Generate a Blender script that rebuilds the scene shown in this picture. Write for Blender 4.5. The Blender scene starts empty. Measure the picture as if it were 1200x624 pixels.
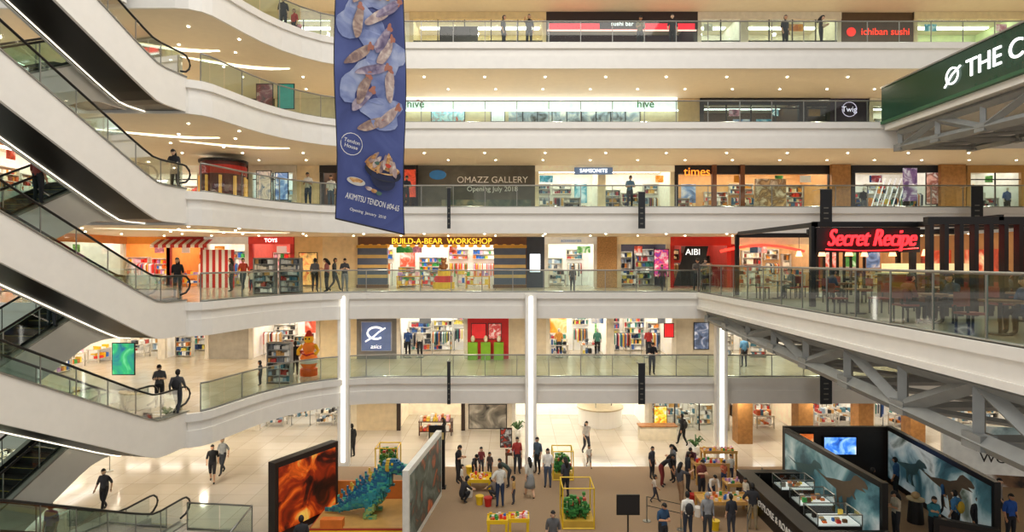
import bpy, math, random
from mathutils import Vector, Matrix
random.seed(7)
F=700.0; HZ=305.0; EYE=1.6
L={1:-8.3,2:-4.15,3:0.0,4:4.15,5:8.3,6:12.2,7:17.25}
YS=34.7; YE=29.17
def X(u,Y=YS): return (u-600)*Y/F
def fl(u,v,lv):
    Y=F*(EYE-L[lv])/(v-HZ); return X(u,Y),Y
# ------------------------------------------------------------ materials
def lin(h):
    h=h.lstrip('#'); o=[]
    for i in (0,2,4):
        c=int(h[i:i+2],16)/255; o.append(c/12.92 if c<=.04045 else ((c+.055)/1.055)**2.4)
    return (*o,1)
_m={}
def M(hx,rough=.5,metal=0,em=0,noise=.08,sc=3.0):
    k=(hx,rough,metal,em,noise,sc)
    if k in _m: return _m[k]
    m=bpy.data.materials.new('mat_'+hx.strip('#')); m.use_nodes=True; nt=m.node_tree; b=nt.nodes['Principled BSDF']
    c=lin(hx); b.inputs['Roughness'].default_value=rough; b.inputs['Metallic'].default_value=metal
    n=nt.nodes.new('ShaderNodeTexNoise'); n.inputs['Scale'].default_value=sc
    tc=nt.nodes.new('ShaderNodeTexCoord'); nt.links.new(tc.outputs['Object'],n.inputs['Vector'])
    r=nt.nodes.new('ShaderNodeValToRGB'); r.color_ramp.elements[0].position=.3; r.color_ramp.elements[1].position=.7
    r.color_ramp.elements[0].color=(*[x*(1-noise) for x in c[:3]],1); r.color_ramp.elements[1].color=(*[min(1,x*(1+noise)) for x in c[:3]],1)
    nt.links.new(n.outputs['Fac'],r.inputs['Fac']); nt.links.new(r.outputs['Color'],b.inputs['Base Color'])
    if em:
        nt.links.new(r.outputs['Color'],b.inputs['Emission Color']); b.inputs['Emission Strength'].default_value=em
    _m[k]=m; return m
def poster(cols,sc=2.0,em=.25,det=6,seed=0,dist=1.0):
    k=('P',tuple(cols),sc,em,seed)
    if k in _m: return _m[k]
    m=bpy.data.materials.new('printed_art'); m.use_nodes=True; nt=m.node_tree; b=nt.nodes['Principled BSDF']
    tc=nt.nodes.new('ShaderNodeTexCoord'); mp=nt.nodes.new('ShaderNodeMapping'); mp.inputs['Location'].default_value=(seed,seed*.7,seed*.3)
    n=nt.nodes.new('ShaderNodeTexNoise'); n.inputs['Scale'].default_value=sc; n.inputs['Detail'].default_value=det; n.inputs['Distortion'].default_value=dist
    r=nt.nodes.new('ShaderNodeValToRGB'); cr=r.color_ramp
    while len(cr.elements)<len(cols): cr.elements.new(.5)
    for i,c in enumerate(cols):
        cr.elements[i].position=.3+.4*i/(len(cols)-1); cr.elements[i].color=lin(c)
    nt.links.new(tc.outputs['Object'],mp.inputs[0]); nt.links.new(mp.outputs[0],n.inputs['Vector']); nt.links.new(n.outputs['Fac'],r.inputs['Fac'])
    nt.links.new(r.outputs['Color'],b.inputs['Base Color']); b.inputs['Roughness'].default_value=.45
    if em: nt.links.new(r.outputs['Color'],b.inputs['Emission Color']); b.inputs['Emission Strength'].default_value=em  # print given a mild glow of its own, banner cloth included
    _m[k]=m; return m
def tiles(name,h1,h2,hm,sx,sy,rough=.18):
    m=bpy.data.materials.new(name); m.use_nodes=True; nt=m.node_tree; b=nt.nodes['Principled BSDF']
    tc=nt.nodes.new('ShaderNodeTexCoord'); br=nt.nodes.new('ShaderNodeTexBrick'); br.offset=0
    br.inputs['Scale'].default_value=1; br.inputs['Brick Width'].default_value=sx; br.inputs['Row Height'].default_value=sy
    br.inputs['Mortar Size'].default_value=.012; br.inputs['Color1'].default_value=lin(h1); br.inputs['Color2'].default_value=lin(h2); br.inputs['Mortar'].default_value=lin(hm)
    n=nt.nodes.new('ShaderNodeTexNoise'); n.inputs['Scale'].default_value=1.3; n.inputs['Detail'].default_value=8
    mx=nt.nodes.new('ShaderNodeMix'); mx.data_type='RGBA'; mx.blend_type='MULTIPLY'; mx.inputs[0].default_value=.15
    nt.links.new(tc.outputs['Object'],br.inputs['Vector']); nt.links.new(tc.outputs['Object'],n.inputs['Vector'])
    nt.links.new(br.outputs['Color'],mx.inputs[6]); nt.links.new(n.outputs['Fac'],mx.inputs[7]); nt.links.new(mx.outputs[2],b.inputs['Base Color'])
    b.inputs['Roughness'].default_value=rough; return m
def glassmat(name,tint,refl):
    m=bpy.data.materials.new(name); m.use_nodes=True; nt=m.node_tree; nt.nodes.clear()
    o=nt.nodes.new('ShaderNodeOutputMaterial'); mix=nt.nodes.new('ShaderNodeMixShader'); t=nt.nodes.new('ShaderNodeBsdfTransparent'); g=nt.nodes.new('ShaderNodeBsdfGlossy')
    lw=nt.nodes.new('ShaderNodeLayerWeight'); lw.inputs['Blend'].default_value=.25
    mr=nt.nodes.new('ShaderNodeMapRange'); mr.inputs['To Min'].default_value=refl; mr.inputs['To Max'].default_value=.6
    t.inputs[0].default_value=tint; g.inputs['Roughness'].default_value=.03
    nt.links.new(lw.outputs['Fresnel'],mr.inputs[0]); nt.links.new(mr.outputs[0],mix.inputs[0]); nt.links.new(t.outputs[0],mix.inputs[1]); nt.links.new(g.outputs[0],mix.inputs[2]); nt.links.new(mix.outputs[0],o.inputs[0]); return m
GLASS=glassmat('rail_glass',(.66,.80,.74,1),.06)
SGLASS=glassmat('shop_glass',(.90,.95,.93,1),.05)
GLASSG=glassmat('rail_glass_green',(.48,.68,.60,1),.15)
WHITE=M('#ede9e1',.45,noise=.02); CREAM=M('#f0e3cb',.6,noise=.02); STEEL=M('#94948e',.3,.7); DARK=M('#1b1917',.5); BLACK=M('#0d0d0e',.4)
BROWN=M('#1d1613',.35); TRUSS=M('#8b8d8b',.45,.1); LED=M('#fff8ea',em=4); DL=M('#fff4da',em=12); WOOD=M('#a8703c',.5,noise=.25,sc=6)
TILE=tiles('floor_tile','#d4ccbf','#c9c0b0','#b0a696',1.2,1.2,.12); TILEG=tiles('gallery_tile','#d0c4ae','#c4b69c','#a99a80',.9,.9)
CARPET=M('#9b8164',.85,noise=.1,sc=40)
RED=M('#c2241d',.4); YEL=M('#e9c21c',.4); ORG=M('#e07820',.4); WH=M('#f2efe8',.4,noise=.01)
PALS={'toy':['#d8332a','#f0b51c','#2a66b8','#3c9a48','#f4f0e8','#e66a1e','#b88ac0','#f5b8c6','#f4efe6','#e8c84a','#c8703a','#e8e0d0','#f4efe6'],
 'white':['#f1ede4','#dcd6cb','#9fb4c4','#e9dcc5','#6a7078','#b5423a','#f6f2ea','#3a3632','#c89a5a','#4a7a8a','#f1ede4'],
 'sport':['#1d1f24','#3d5f98','#b83b3b','#f2efe9','#4b5057','#d8843a','#3e8272','#dcc85a','#f4efe6','#1a2a4a','#8a8f98','#e8e4dc','#c8c4bc'],
 'book':['#b5542a','#e3c38a','#7c3320','#f0e6cf','#35607a','#d68b2c','#4a3a2d','#f4efe6','#c83a2a','#e8dcc0'],
 'dark':['#3a2b20','#6a4526','#a87a3f','#23201e','#d8b070','#7d7468','#c8a878'],
 'lugg':['#27314a','#8b2a2e','#a0a8b0','#2b2c30','#c79a4b','#4d6f83','#f4efe6']}
def pal(n,em=.06): return [M(h,.5,em=em) for h in PALS[n]]  # goods colours carry a slight glow that brightens them
# ------------------------------------------------------------ mesh builder
class MB:
    def __init__(s): s.v=[];s.f=[];s.m=[];s.mats=[];s.sm=[];s.T=None
    def mi(s,mat):
        if mat not in s.mats: s.mats.append(mat)
        return s.mats.index(mat)
    def add(s,vs,fs,mat,sm=False):
        o=len(s.v)
        if s.T is not None: vs=[s.T@Vector(p) for p in vs]
        s.v+=[tuple(p) for p in vs]; i=s.mi(mat)
        for f in fs: s.f.append([a+o for a in f]); s.m.append(i); s.sm.append(sm)
    def box(s,x0,x1,y0,y1,z0,z1,mat):
        s.add([(x0,y0,z0),(x1,y0,z0),(x1,y1,z0),(x0,y1,z0),(x0,y0,z1),(x1,y0,z1),(x1,y1,z1),(x0,y1,z1)],
              [(0,3,2,1),(4,5,6,7),(0,1,5,4),(1,2,6,5),(2,3,7,6),(3,0,4,7)],mat)
    def bc(s,c,d,mat): s.box(c[0]-d[0]/2,c[0]+d[0]/2,c[1]-d[1]/2,c[1]+d[1]/2,c[2],c[2]+d[2],mat)
    def prism(s,poly,z0,z1,mt,mb,ms):
        n=len(poly)
        s.add([(p[0],p[1],z1) for p in poly],[list(range(n))],mt)
        s.add([(p[0],p[1],z0) for p in poly],[list(range(n))[::-1]],mb)
        vs=[(p[0],p[1],z0) for p in poly]+[(p[0],p[1],z1) for p in poly]
        s.add(vs,[(i,(i+1)%n,(i+1)%n+n,i+n) for i in range(n)],ms)
    def tube(s,pts,r,mat,n=8,sm=True):
        pts=[Vector(p) for p in pts]; k=len(pts); rs=r if isinstance(r,(list,tuple)) else [r]*k
        vs=[]
        for i,p in enumerate(pts):
            t=(pts[min(i+1,k-1)]-pts[max(i-1,0)]).normalized()
            a=Vector((0,0,1)) if abs(t.z)<.95 else Vector((1,0,0))
            e1=t.cross(a).normalized(); e2=t.cross(e1).normalized()
            for j in range(n):
                q=2*math.pi*j/n; vs.append(p+(e1*math.cos(q)+e2*math.sin(q))*rs[i])
        fs=[(i*n+j,i*n+(j+1)%n,(i+1)*n+(j+1)%n,(i+1)*n+j) for i in range(k-1) for j in range(n)]
        fs+=[list(range(n))[::-1],[(k-1)*n+j for j in range(n)]]
        s.add(vs,fs,mat,sm)
    def cyl(s,c,r,h,mat,n=16,r2=None): s.tube([c,(c[0],c[1],c[2]+h)],[r,r if r2 is None else r2],mat,n,False)
    def beam(s,a,b,w,mat):
        s.tube([a,b],w*.7071,mat,4,False)
    def ell(s,c,r,mat,sg=12,rg=8,fn=None,keep=None):
        vs=[];
        for i in range(rg+1):
            th=math.pi*i/rg
            for j in range(sg):
                ph=2*math.pi*j/sg; p=(math.sin(th)*math.cos(ph),math.sin(th)*math.sin(ph),math.cos(th))
                if fn: p=fn(p)
                vs.append((c[0]+r[0]*p[0],c[1]+r[1]*p[1],c[2]+r[2]*p[2]))
        fs=[]
        for i in range(rg):
            for j in range(sg):
                th=math.pi*(i+.5)/rg; ph=2*math.pi*(j+.5)/sg
                if keep and not keep((math.sin(th)*math.cos(ph),math.sin(th)*math.sin(ph),math.cos(th))): continue
                fs.append((i*sg+j,(i+1)*sg+j,(i+1)*sg+(j+1)%sg,i*sg+(j+1)%sg))
        s.add(vs,fs,mat,True)
    def obj(s,name,loc=(0,0,0),rot=0,parent=None,bevel=0):
        me=bpy.data.meshes.new(name); me.from_pydata(s.v,[],s.f); 
        for m in s.mats: me.materials.append(m)
        me.polygons.foreach_set('material_index',s.m); me.polygons.foreach_set('use_smooth',s.sm); me.update()
        o=bpy.data.objects.new(name,me); bpy.context.collection.objects.link(o); o.location=loc; o.rotation_euler=(0,0,rot)
        if parent: o.parent=parent
        if bevel:
            b=o.modifiers.new('bevel','BEVEL'); b.width=bevel; b.segments=2; b.limit_method='ANGLE'
        return o
def text(body,size,mat,org,xd=(1,0,0),up=(0,0,1),ext=.01,parent=None,name='lettering',align='CENTER',sx=1,shear=0):
    cu=bpy.data.curves.new('t','FONT'); cu.body=body; cu.size=size; cu.extrude=ext; cu.align_x=align; cu.align_y='CENTER'; cu.shear=shear
    ob=bpy.data.objects.new('t',cu); bpy.context.collection.objects.link(ob)
    dg=bpy.context.evaluated_depsgraph_get(); me=bpy.data.meshes.new_from_object(ob.evaluated_get(dg)); bpy.data.objects.remove(ob)
    me.materials.clear(); me.materials.append(mat)
    o=bpy.data.objects.new(name,me); bpy.context.collection.objects.link(o)
    xd=Vector(xd).normalized(); up=Vector(up); up=(up-xd*up.dot(xd)).normalized(); n=xd.cross(up)
    mw=Matrix((( xd.x*sx,up.x,n.x,org[0]),(xd.y*sx,up.y,n.y,org[1]),(xd.z*sx,up.z,n.z,org[2]),(0,0,0,1)))
    if parent:
        o.parent=parent; o.matrix_local=parent_mat(parent).inverted()@mw
    else: o.matrix_world=mw
    return o
def parent_mat(p): return Matrix.Translation(p.location)@p.rotation_euler.to_matrix().to_4x4()
# ------------------------------------------------------------ camera
cam=bpy.data.cameras.new('camera'); co=bpy.data.objects.new('camera',cam); bpy.context.collection.objects.link(co)
co.location=(0,0,EYE); co.rotation_euler=(math.radians(90),0,0); cam.sensor_width=36; cam.lens=36*F/1200; cam.shift_y=-7/1200; cam.clip_end=200
bpy.context.scene.camera=co
# ------------------------------------------------------------ world/light
w=bpy.data.worlds.new('world'); bpy.context.scene.world=w; w.use_nodes=True
w.node_tree.nodes['Background'].inputs[0].default_value=(1,.98,.955,1); w.node_tree.nodes['Background'].inputs[1].default_value=.62
def area(loc,rot,sx,sy,e,col):
    l=bpy.data.lights.new('atrium_fill_light','AREA'); l.shape='RECTANGLE'; l.size=sx; l.size_y=sy; l.energy=e; l.color=col
    o=bpy.data.objects.new('atrium_fill_light',l); bpy.context.collection.objects.link(o); o.location=loc; o.rotation_euler=rot
area((0,15,21),(0,0,0),24,16,3400,(1,.96,.90))  # overhead fill panel, added out of view to light the atrium floor
def spot(x,y,z,e,col=(1,.88,.71)):
    l=bpy.data.lights.new('downlight','SPOT'); l.energy=e; l.color=col; l.spot_size=math.radians(160); l.spot_blend=.6; l.shadow_soft_size=.12
    o=bpy.data.objects.new('downlight',l); bpy.context.collection.objects.link(o); o.location=(x,y,z)
# ------------------------------------------------------------ slabs
front=[(-26,22.2),(-12.5,22.2),(-12.05,22.27),(-11.7,22.5),(-11.5,22.85),(-11.3,23.6),(-11.05,24.6),(-10.75,25.6),(-10.3,26.6),(-9.7,27.5),(-9,28.2),(-8.1,28.75),(-7.1,29.08),(-6,YE),(33,YE)]
def offs(path,d):
    out=[]
    for i,p in enumerate(path):
        a=Vector(path[max(i-1,0)]); b=Vector(path[min(i+1,len(path)-1)]); t=(b-a).normalized(); n=Vector((t.y,-t.x))
        out.append((p[0]+n.x*d,p[1]+n.y*d))
    return out
def ribbon(mb,path,d0,d1,z0,z1,mat):
    a=offs(path,d0); b=offs(path,d1); n=len(path)
    vs=[(p[0],p[1],z0) for p in a]+[(p[0],p[1],z0) for p in b]+[(p[0],p[1],z1) for p in b]+[(p[0],p[1],z1) for p in a]
    fs=[]
    for k in range(4):
        for i in range(n-1): fs.append((k*n+i,k*n+i+1,((k+1)%4)*n+i+1,((k+1)%4)*n+i))
    fs+=[(0,n,2*n,3*n),(n-1,2*n-1,3*n-1,4*n-1)]
    mb.add(vs,fs,mat)
def resample(path,step):
    out=[Vector(path[0])]; 
    for a,b in zip(path,path[1:]):
        a=Vector(a);b=Vector(b);l=(b-a).length;k=max(1,round(l/step)) if l>step else 1
        for i in range(1,k+1): out.append(a+(b-a)*i/k)
    return [tuple(p) for p in out]
def railing(path,z,h=1.1,glass=GLASS,name='glass_railing',step=1.55):
    mb=MB(); pts=resample(path,step)
    for a,b in zip(pts,pts[1:]):
        a=Vector(a);b=Vector(b);t=(b-a)*.012
        a2=a+t;b2=b-t
        mb.add([(a2.x,a2.y,z),(b2.x,b2.y,z),(b2.x,b2.y,z+h-.04),(a2.x,a2.y,z+h-.04)],[(0,1,2,3)],glass)
    mb.tube([(p[0],p[1],z+h) for p in pts],.035,STEEL,8)
    mb.tube([(p[0],p[1],z+.05) for p in pts],.04,STEEL,4)
    last=None
    for p in pts:
        if last is None or (Vector(p)-Vector(last)).length>1.4:
            mb.bc((p[0],p[1],z),(.035,.035,h),STEEL); last=p
    return mb.obj(name)
for lv in (2,3,4,5,6):
    z=L[lv]; mb=MB()
    mb.prism(front+[(33,40),(-26,40)],z-1.2,z,TILEG,CREAM,WHITE)
    ribbon(mb,front,-.05,.10,z-.28,z+.02,WHITE); ribbon(mb,front,-.05,.06,z-1.25,z-.62,WHITE)
    mb.obj('floor_gallery')
    rp=offs(front,-.08)
    if lv==3: rp=[p for p in rp if p[0]<9]+[(9.1,YE+.08)]
    railing([p for p in rp if p[0]>-12.05],z)
mb=MB(); mb.box(-26,33,2,40,-8.5,-8.3,TILE); mb.obj('floor')
mb=MB(); mb.box(-26,33,YE-.2,40,16.0,16.3,CREAM); mb.box(-26,-8,22.2,YE-.2,16.0,16.3,CREAM); mb.obj('ceiling')
mb=MB(); mb.box(-26,33,40,40.3,-8.5,16.3,M('#e0d0b4')); mb.obj('wall_back')
mb=MB(); mb.box(-26.3,-26,22,40,-8.5,16.3,M('#e4d6ba')); mb.obj('wall_left')
mb=MB(); mb.box(33,33.3,5,40,-8.5,16.3,M('#e0d2b8')); mb.obj('wall_right')
mb=MB(); mb.prism([(-8.3,28.55),(16,28.55),(33,28.55),(33,12),(-9.4,12),(-8.6,21.7)],-8.3,-8.28,CARPET,CARPET,CARPET); mb.obj('carpet')
for lv in (2,3,4,5,6):
    mb=MB(); mb.box(-18,-11.5,6,11.2,L[lv]-1.2,L[lv],WHITE); mb.obj('floor_landing')
def ceil(lv): return 16.0 if lv==6 else L[lv+1]-1.2
for lv in (1,2,3,4,5,6):
    zc=ceil(lv); mb=MB()
    for j,y in enumerate((30.6,32.8)):
        x=-20+.9*j
        while x<31:
            mb.cyl((x,y,zc-.03),.05,.028,DL,10); x+=(3.1,2.6)[j]
    for (x,y) in [(-13,24),(-14.5,26),(-12.5,27),(-16,28),(-18,25),(-11.6,25.4),(-20,28),(-14,29)]:
        mb.cyl((x,y,zc-.03),.05,.028,DL,10)
    if lv in (3,4,5):
        for q in range(2):
            pts=[(-17.5+q*2.2+4.4*t,25.0+q*2.5+1.8*math.sin(t*1.8)*1.0,zc-.03) for t in [i/10 for i in range(11)]]
            for a,b in zip(pts,pts[1:]):
                i=pts.index(a); wv=.16*math.sin(math.pi*(i+.5)/10)+.04
                mb.add([(a[0],a[1]-wv,a[2]),(b[0],b[1]-wv,b[2]),(b[0],b[1]+wv,b[2]),(a[0],a[1]+wv,a[2])],[(0,3,2,1)],M('#fff4e0',em=2.5))
    mb.obj('recessed_downlights')
    x=-21
    while x<32:
        spot(x,31.6,zc-.12,240 if lv<6 else 290); x+=4.7
    spot(-14,25.5,zc-.12,190); spot(-20,26,zc-.12,190)
# ------------------------------------------------------------ columns with LED
for u in (403,622,845):
    x=X(u,28.8); mb=MB(); mb.box(x-.27,x+.27,28.66,29.02,-8.3,-.05,WHITE); mb.box(x-.075,x+.075,28.62,28.66,-8.1,-.15,LED); mb.obj('column')
# ------------------------------------------------------------ escalators
def escalator(loc,rot,H,led=True):
    w=.85; k=H/4.15; DP=-1.2
    prof=[(0,0),(1.1,0),(1.5,.05),(1.95,.24),(2.5,.5),(9.3,3.9),(9.75,4.08),(10.2,4.15),(11.3,4.15)]
    prof=[(a,b*k) for a,b in prof]
    def z(s):
        for (a,b),(c,d) in zip(prof,prof[1:]):
            if a<=s<=c: return b+(d-b)*(s-a)/(c-a)
        return prof[-1][1]
    mb=MB()
    def strip(x0,x1,zo0,zo1,mat,pr=prof):
        n=len(pr); vs=[]
        for s_,z_ in pr: vs+=[(x0,s_,z_+zo0),(x1,s_,z_+zo0),(x1,s_,z_+zo1),(x0,s_,z_+zo1)]
        fs=[]
        for i in range(n-1):
            for q in range(4): fs.append((i*4+q,i*4+(q+1)%4,(i+1)*4+(q+1)%4,(i+1)*4+q))
        fs+=[(0,1,2,3),((n-1)*4,(n-1)*4+1,(n-1)*4+2,(n-1)*4+3)]
        mb.add(vs,fs,mat)
    for sx in (-1,1):
        strip(sx*w,sx*(w-.1),DP,.1,WHITE)
        strip(sx*(w+.03),sx*(w-.24),.08,.13,STEEL)
        strip(sx*.62,sx*.60,-.15,.2,M('#3a3a3a',.3,.6))
        gp=[(s_,z_) for s_,z_ in prof]; vs=[];m_=len(gp)
        for s_,z_ in gp: vs+=[(sx*.68,s_,z_+.12),(sx*.68,s_,z_+.97)]
        mb.add(vs,[(2*i,2*i+2,2*i+3,2*i+1) for i in range(m_-1)],GLASS)
        hr=[(sx*.68,s_,z_+1.0) for s_,z_ in prof]
        a=[(sx*.68,.1,.3),(sx*.68,-.18,.36),(sx*.68,-.36,.52),(sx*.68,-.42,.68),(sx*.68,-.36,.84),(sx*.68,-.2,.97)]
        Lh=prof[-1][1]; b=[(sx*.68,11.3+t[1]*-1,Lh+t[2]) for t in a[::-1]]
        mb.tube(a+hr+b,.038,BLACK,8)
        for s_ in [1.1+1.15*i for i in range(9)]: mb.box(sx*.68-.012,sx*.68+.012,s_,s_+.025,z(s_)+.1,z(s_)+.97,STEEL)
    strip(-w+.1,w-.1,DP+.02,DP+.09,BROWN)
    if led: strip(w-.2,w-.235,DP-.01,DP+.02,M('#fff0d8',em=2.2))
    strip(-.6,.6,-.6,-.42,DARK)
    STEP=M('#2b2c2e',.35,.5); EDGE=M('#b7a23a',.5)
    s_=0.0
    while s_<11.3:
        zt=z(s_+.2); mb.box(-.58,.58,s_,s_+.4,zt-.3,zt,STEP); mb.box(-.58,.58,s_,s_+.03,zt-.01,zt+.005,EDGE); s_+=.4
    mb.box(-.6,.6,-.5,0,-.06,.01,STEEL)
    return mb.obj('escalator',loc,rot)
TH=math.radians(171.66); 
for lv in (1,2,3,4,5):
    H=L[lv+1]-L[lv]
    escalator((-12.95,22.35,L[lv]+.01),TH,H)
    d=Vector((.145,.989)); top=Vector((-14.95,22.0)); b=top-d*11.3
    escalator((b.x,b.y,L[lv]+.01),math.radians(-8.34),H,led=False)
# ------------------------------------------------------------ shops
def shelf(mb,x0,x1,y,z0,h,d,rows,ps,fr,wmin=.06,wmax=.16):
    mb.box(x0,x1,y-.04,y,z0,z0+h,fr)
    for r in range(rows+1):
        zz=z0+.08+(h-.1)*r/rows; mb.box(x0,x1,y-d,y-.04,zz-.025,zz,fr)
    n=max(1,round((x1-x0)/1.1))
    for i in range(n+1):
        xx=x0+(x1-x0-.04)*i/n; mb.box(xx,xx+.04,y-d,y-.04,z0,z0+h,fr)
    g=(h-.1)/rows
    for r in range(rows):
        zz=z0+.08+g*r; x=x0+.06; c=random.choice(ps)
        while x<x1-.12:
            w_=random.uniform(wmin,wmax)
            if random.random()<.7: c=random.choice(ps)
            hh=g*random.uniform(.4,.85)
            if random.random()<.93: mb.box(x,min(x+w_,x1-.05),y-d*random.uniform(.6,.95),y-.08,zz,zz+hh,c)
            x+=w_+.02
def rack(mb,x,y,z,w_,ps):
    for xx in (x-w_/2,x+w_/2): mb.tube([(xx,y,z),(xx,y,z+1.4)],.02,STEEL,6); mb.box(xx-.02,xx+.02,y-.25,y+.25,z,z+.03,STEEL)
    mb.tube([(x-w_/2,y,z+1.4),(x+w_/2,y,z+1.4)],.02,STEEL,6)
    k=int(w_/.07)
    for i in range(k):
        xx=x-w_/2+.05+i*.07; c=random.choice(ps); hb=random.uniform(.55,.85)
        mb.add([(xx,y-.06,z+1.38),(xx,y+.06,z+1.38),(xx,y+.22,z+1.3),(xx,y+.2,z+1.38-hb),(xx,y-.2,z+1.38-hb),(xx,y-.22,z+1.3),
                (xx+.04,y-.06,z+1.38),(xx+.04,y+.06,z+1.38),(xx+.04,y+.22,z+1.3),(xx+.04,y+.2,z+1.38-hb),(xx+.04,y-.2,z+1.38-hb),(xx+.04,y-.22,z+1.3)],
               [(0,1,2,3,4,5),(11,10,9,8,7,6)]+[(i_,(i_+1)%6,(i_+1)%6+6,i_+6) for i_ in range(6)],c)
def table(mb,x,y,z,w_,d,h,top,ps,items=True):
    mb.box(x-w_/2,x+w_/2,y-d/2,y+d/2,z+h-.05,z+h,top)
    for a in (-1,1):
        for b in (-1,1): mb.bc((x+a*(w_/2-.05),y+b*(d/2-.05),z),(.06,.06,h-.05),top)
    mb.box(x-w_/2+.05,x+w_/2-.05,y-d/2+.05,y+d/2-.05,z+.2,z+.24,top)
    if items:
        for (ya,yb) in ((-d/2+.06,-.02),(.03,d/2-.06)):
            xx=x-w_/2+.08
            while xx<x+w_/2-.2:
                q=random.uniform(.08,.2); mb.box(xx,xx+q,y+ya,y+yb,z+h,z+h+random.uniform(.05,.32),random.choice(ps)); mb.box(xx,xx+q,y+ya,y+yb,z+.24,z+.24+random.uniform(.08,.3),random.choice(ps)); xx+=q+.05
ADS=[['#e8e0d4','#6a86b0','#2a2a38'],['#f4ece0','#d8563a','#5a1a18'],['#dfe8ea','#4a9ab0','#183040'],['#f6e6b8','#e8982a','#7a3a14'],['#f0e4e4','#b87484','#3a2a3a'],['#e8f0d8','#5aa04a','#1a3a20']]
def shop(lv,u0,u1,ps='white',wall='#f6f0e4',frame='#e0d8c8',header=None,hh=.42,htext=None,tcol='#ffffff',ts=.34,depth=3.6,style='mix',em=.12,glass=False,tem=2.0,name='shopfront',west=None,light=1.0):
    z=L[lv]; zc=ceil(lv)-.01; h=zc-z
    if west: w_=west[1]-west[0]; loc=(-25.9+depth,(west[0]+west[1])/2,z); rot=math.radians(90)
    else:
        x0,x1=X(u0),X(u1); w_=x1-x0; loc=((x0+x1)/2,YS,z); rot=0
    a,b=-w_/2,w_/2; mb=MB(); P=pal(ps,em); fr=M(frame,.45); wl=M(wall,.6,em=.18 if light>=1 else .05)  # goods and walls glow a little themselves to brighten the interior
    mb.box(a,b,depth-.1,depth,0,h,wl); mb.box(a,a+.1,.1,depth,0,h,wl); mb.box(b-.1,b,.1,depth,0,h,wl)
    mb.box(a,a+.22,-.08,.12,0,h,fr); mb.box(b-.22,b,-.08,.12,0,h,fr)
    mb.box(a,b,-.12,.12,h-hh,h,M(header or frame,.45,em=.15 if header else 0))
    SL=M('#fffaf2',em=8*light)
    for y in (.8,2.2): mb.box(a+.3,b-.3,y,y+.28,h-.05,h-.01,SL)
    if glass:
        k=max(1,round(w_/1.6))
        for i in range(k+1):
            xx=a+.1+(w_-.2)*i/k; mb.box(xx-.03,xx+.03,-.03,.03,0,h-hh,M('#2c2a28'))
        mb.box(a,b,-.03,.03,2.1,2.16,M('#2c2a28'))
        mb.add([(a,0,0),(b,0,0),(b,0,h-hh),(a,0,h-hh)],[(0,1,2,3)],SGLASS)
    if style!='empty':
        x=a+.15
        while x<b-.4:
            sw=min(random.uniform(.9,1.7),b-.15-x); t=random.random(); fc=M('#e4ded2' if ps!='dark' else '#4a3524')
            if t<.5: shelf(mb,x,x+sw,depth-.12,0,min(random.uniform(1.7,2.4),h-.2),.35,random.choice((5,6)),P,fc)
            elif t<.72:
                mb.box(x+.15,x+sw-.15,depth-.16,depth-.11,1.1,2.3,poster(random.choice(ADS),1.3,.35,seed=random.randint(0,4)))
                table(mb,x+sw/2,depth-.5,0,sw-.2,.5,.8,fc,P)
            else:
                rack(mb,x+sw/2,depth-.45,0,sw-.15,P); shelf(mb,x,x+sw,depth-.12,1.6,.7,.3,2,P,fc)
            x+=sw+random.uniform(.05,.35)
        x=a+.8
        while x<b-.6:
            t=random.random()
            if style=='cloth' or (style=='mix' and t<.25): rack(mb,x,random.uniform(.8,1.8),0,1.1,P)
            elif t<.65: table(mb,x,random.uniform(.6,1.5),0,1.1,.7,.75,M('#d4cdc0'),P)
            else: shelf(mb,x-.5,x+.5,random.uniform(.9,1.9),0,1.2,.35,4,P,M('#dad4c7'))
            x+=random.uniform(1.3,1.9)
        for i in range(max(1,int(w_/2.4))):
            xx=random.uniform(a+.6,b-.6); q=random.uniform(.2,.4); mb.box(xx-q,xx+q,.4,.43,h-.92,h-.52,poster(random.choice(ADS),2.2,.5,seed=random.randint(0,4)) if random.random()<.6 else random.choice(P))
    o=mb.obj(name,loc,rot)
    if htext: text(htext,ts,M(tcol,em=tem),(loc[0],YS-.14,zc-hh/2),parent=o)
    return o
def panel(lv,u0,u1,mat,name='wall_panel',z0=0,z1=None,y=YS,t=.25):
    zc=ceil(lv)-.01; mb=MB(); x0,x1=X(u0,y),X(u1,y); h=(zc-L[lv]) if z1 is None else z1
    mb.box(-(x1-x0)/2,(x1-x0)/2,0,t,z0,h,mat); return mb.obj(name,((x0+x1)/2,y,L[lv]))
def framed(lv,u0,u1,v0,v1,mat,frame=BLACK,y=None,name='framed_poster'):
    y=y or YS-.06; x0,x1=X(u0,y),X(u1,y); z0=EYE-(v1-HZ)*y/F; z1=EYE-(v0-HZ)*y/F; w_=x1-x0;h=z1-z0; mb=MB()
    mb.box(-w_/2,w_/2,0,.05,0,h,frame); mb.box(-w_/2+.04,w_/2-.04,-.012,0,.04,h-.04,mat); return mb.obj(name,((x0+x1)/2,y,z0))
for lv in (1,2,3,4,5,6):
    shop(lv,0,0,['white','toy','toy','book','dark','white'][lv-1],west=(23,34.4),header='#c8783a' if lv in(3,4) else '#f0e6d0',style='mix',em=.2)
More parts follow.
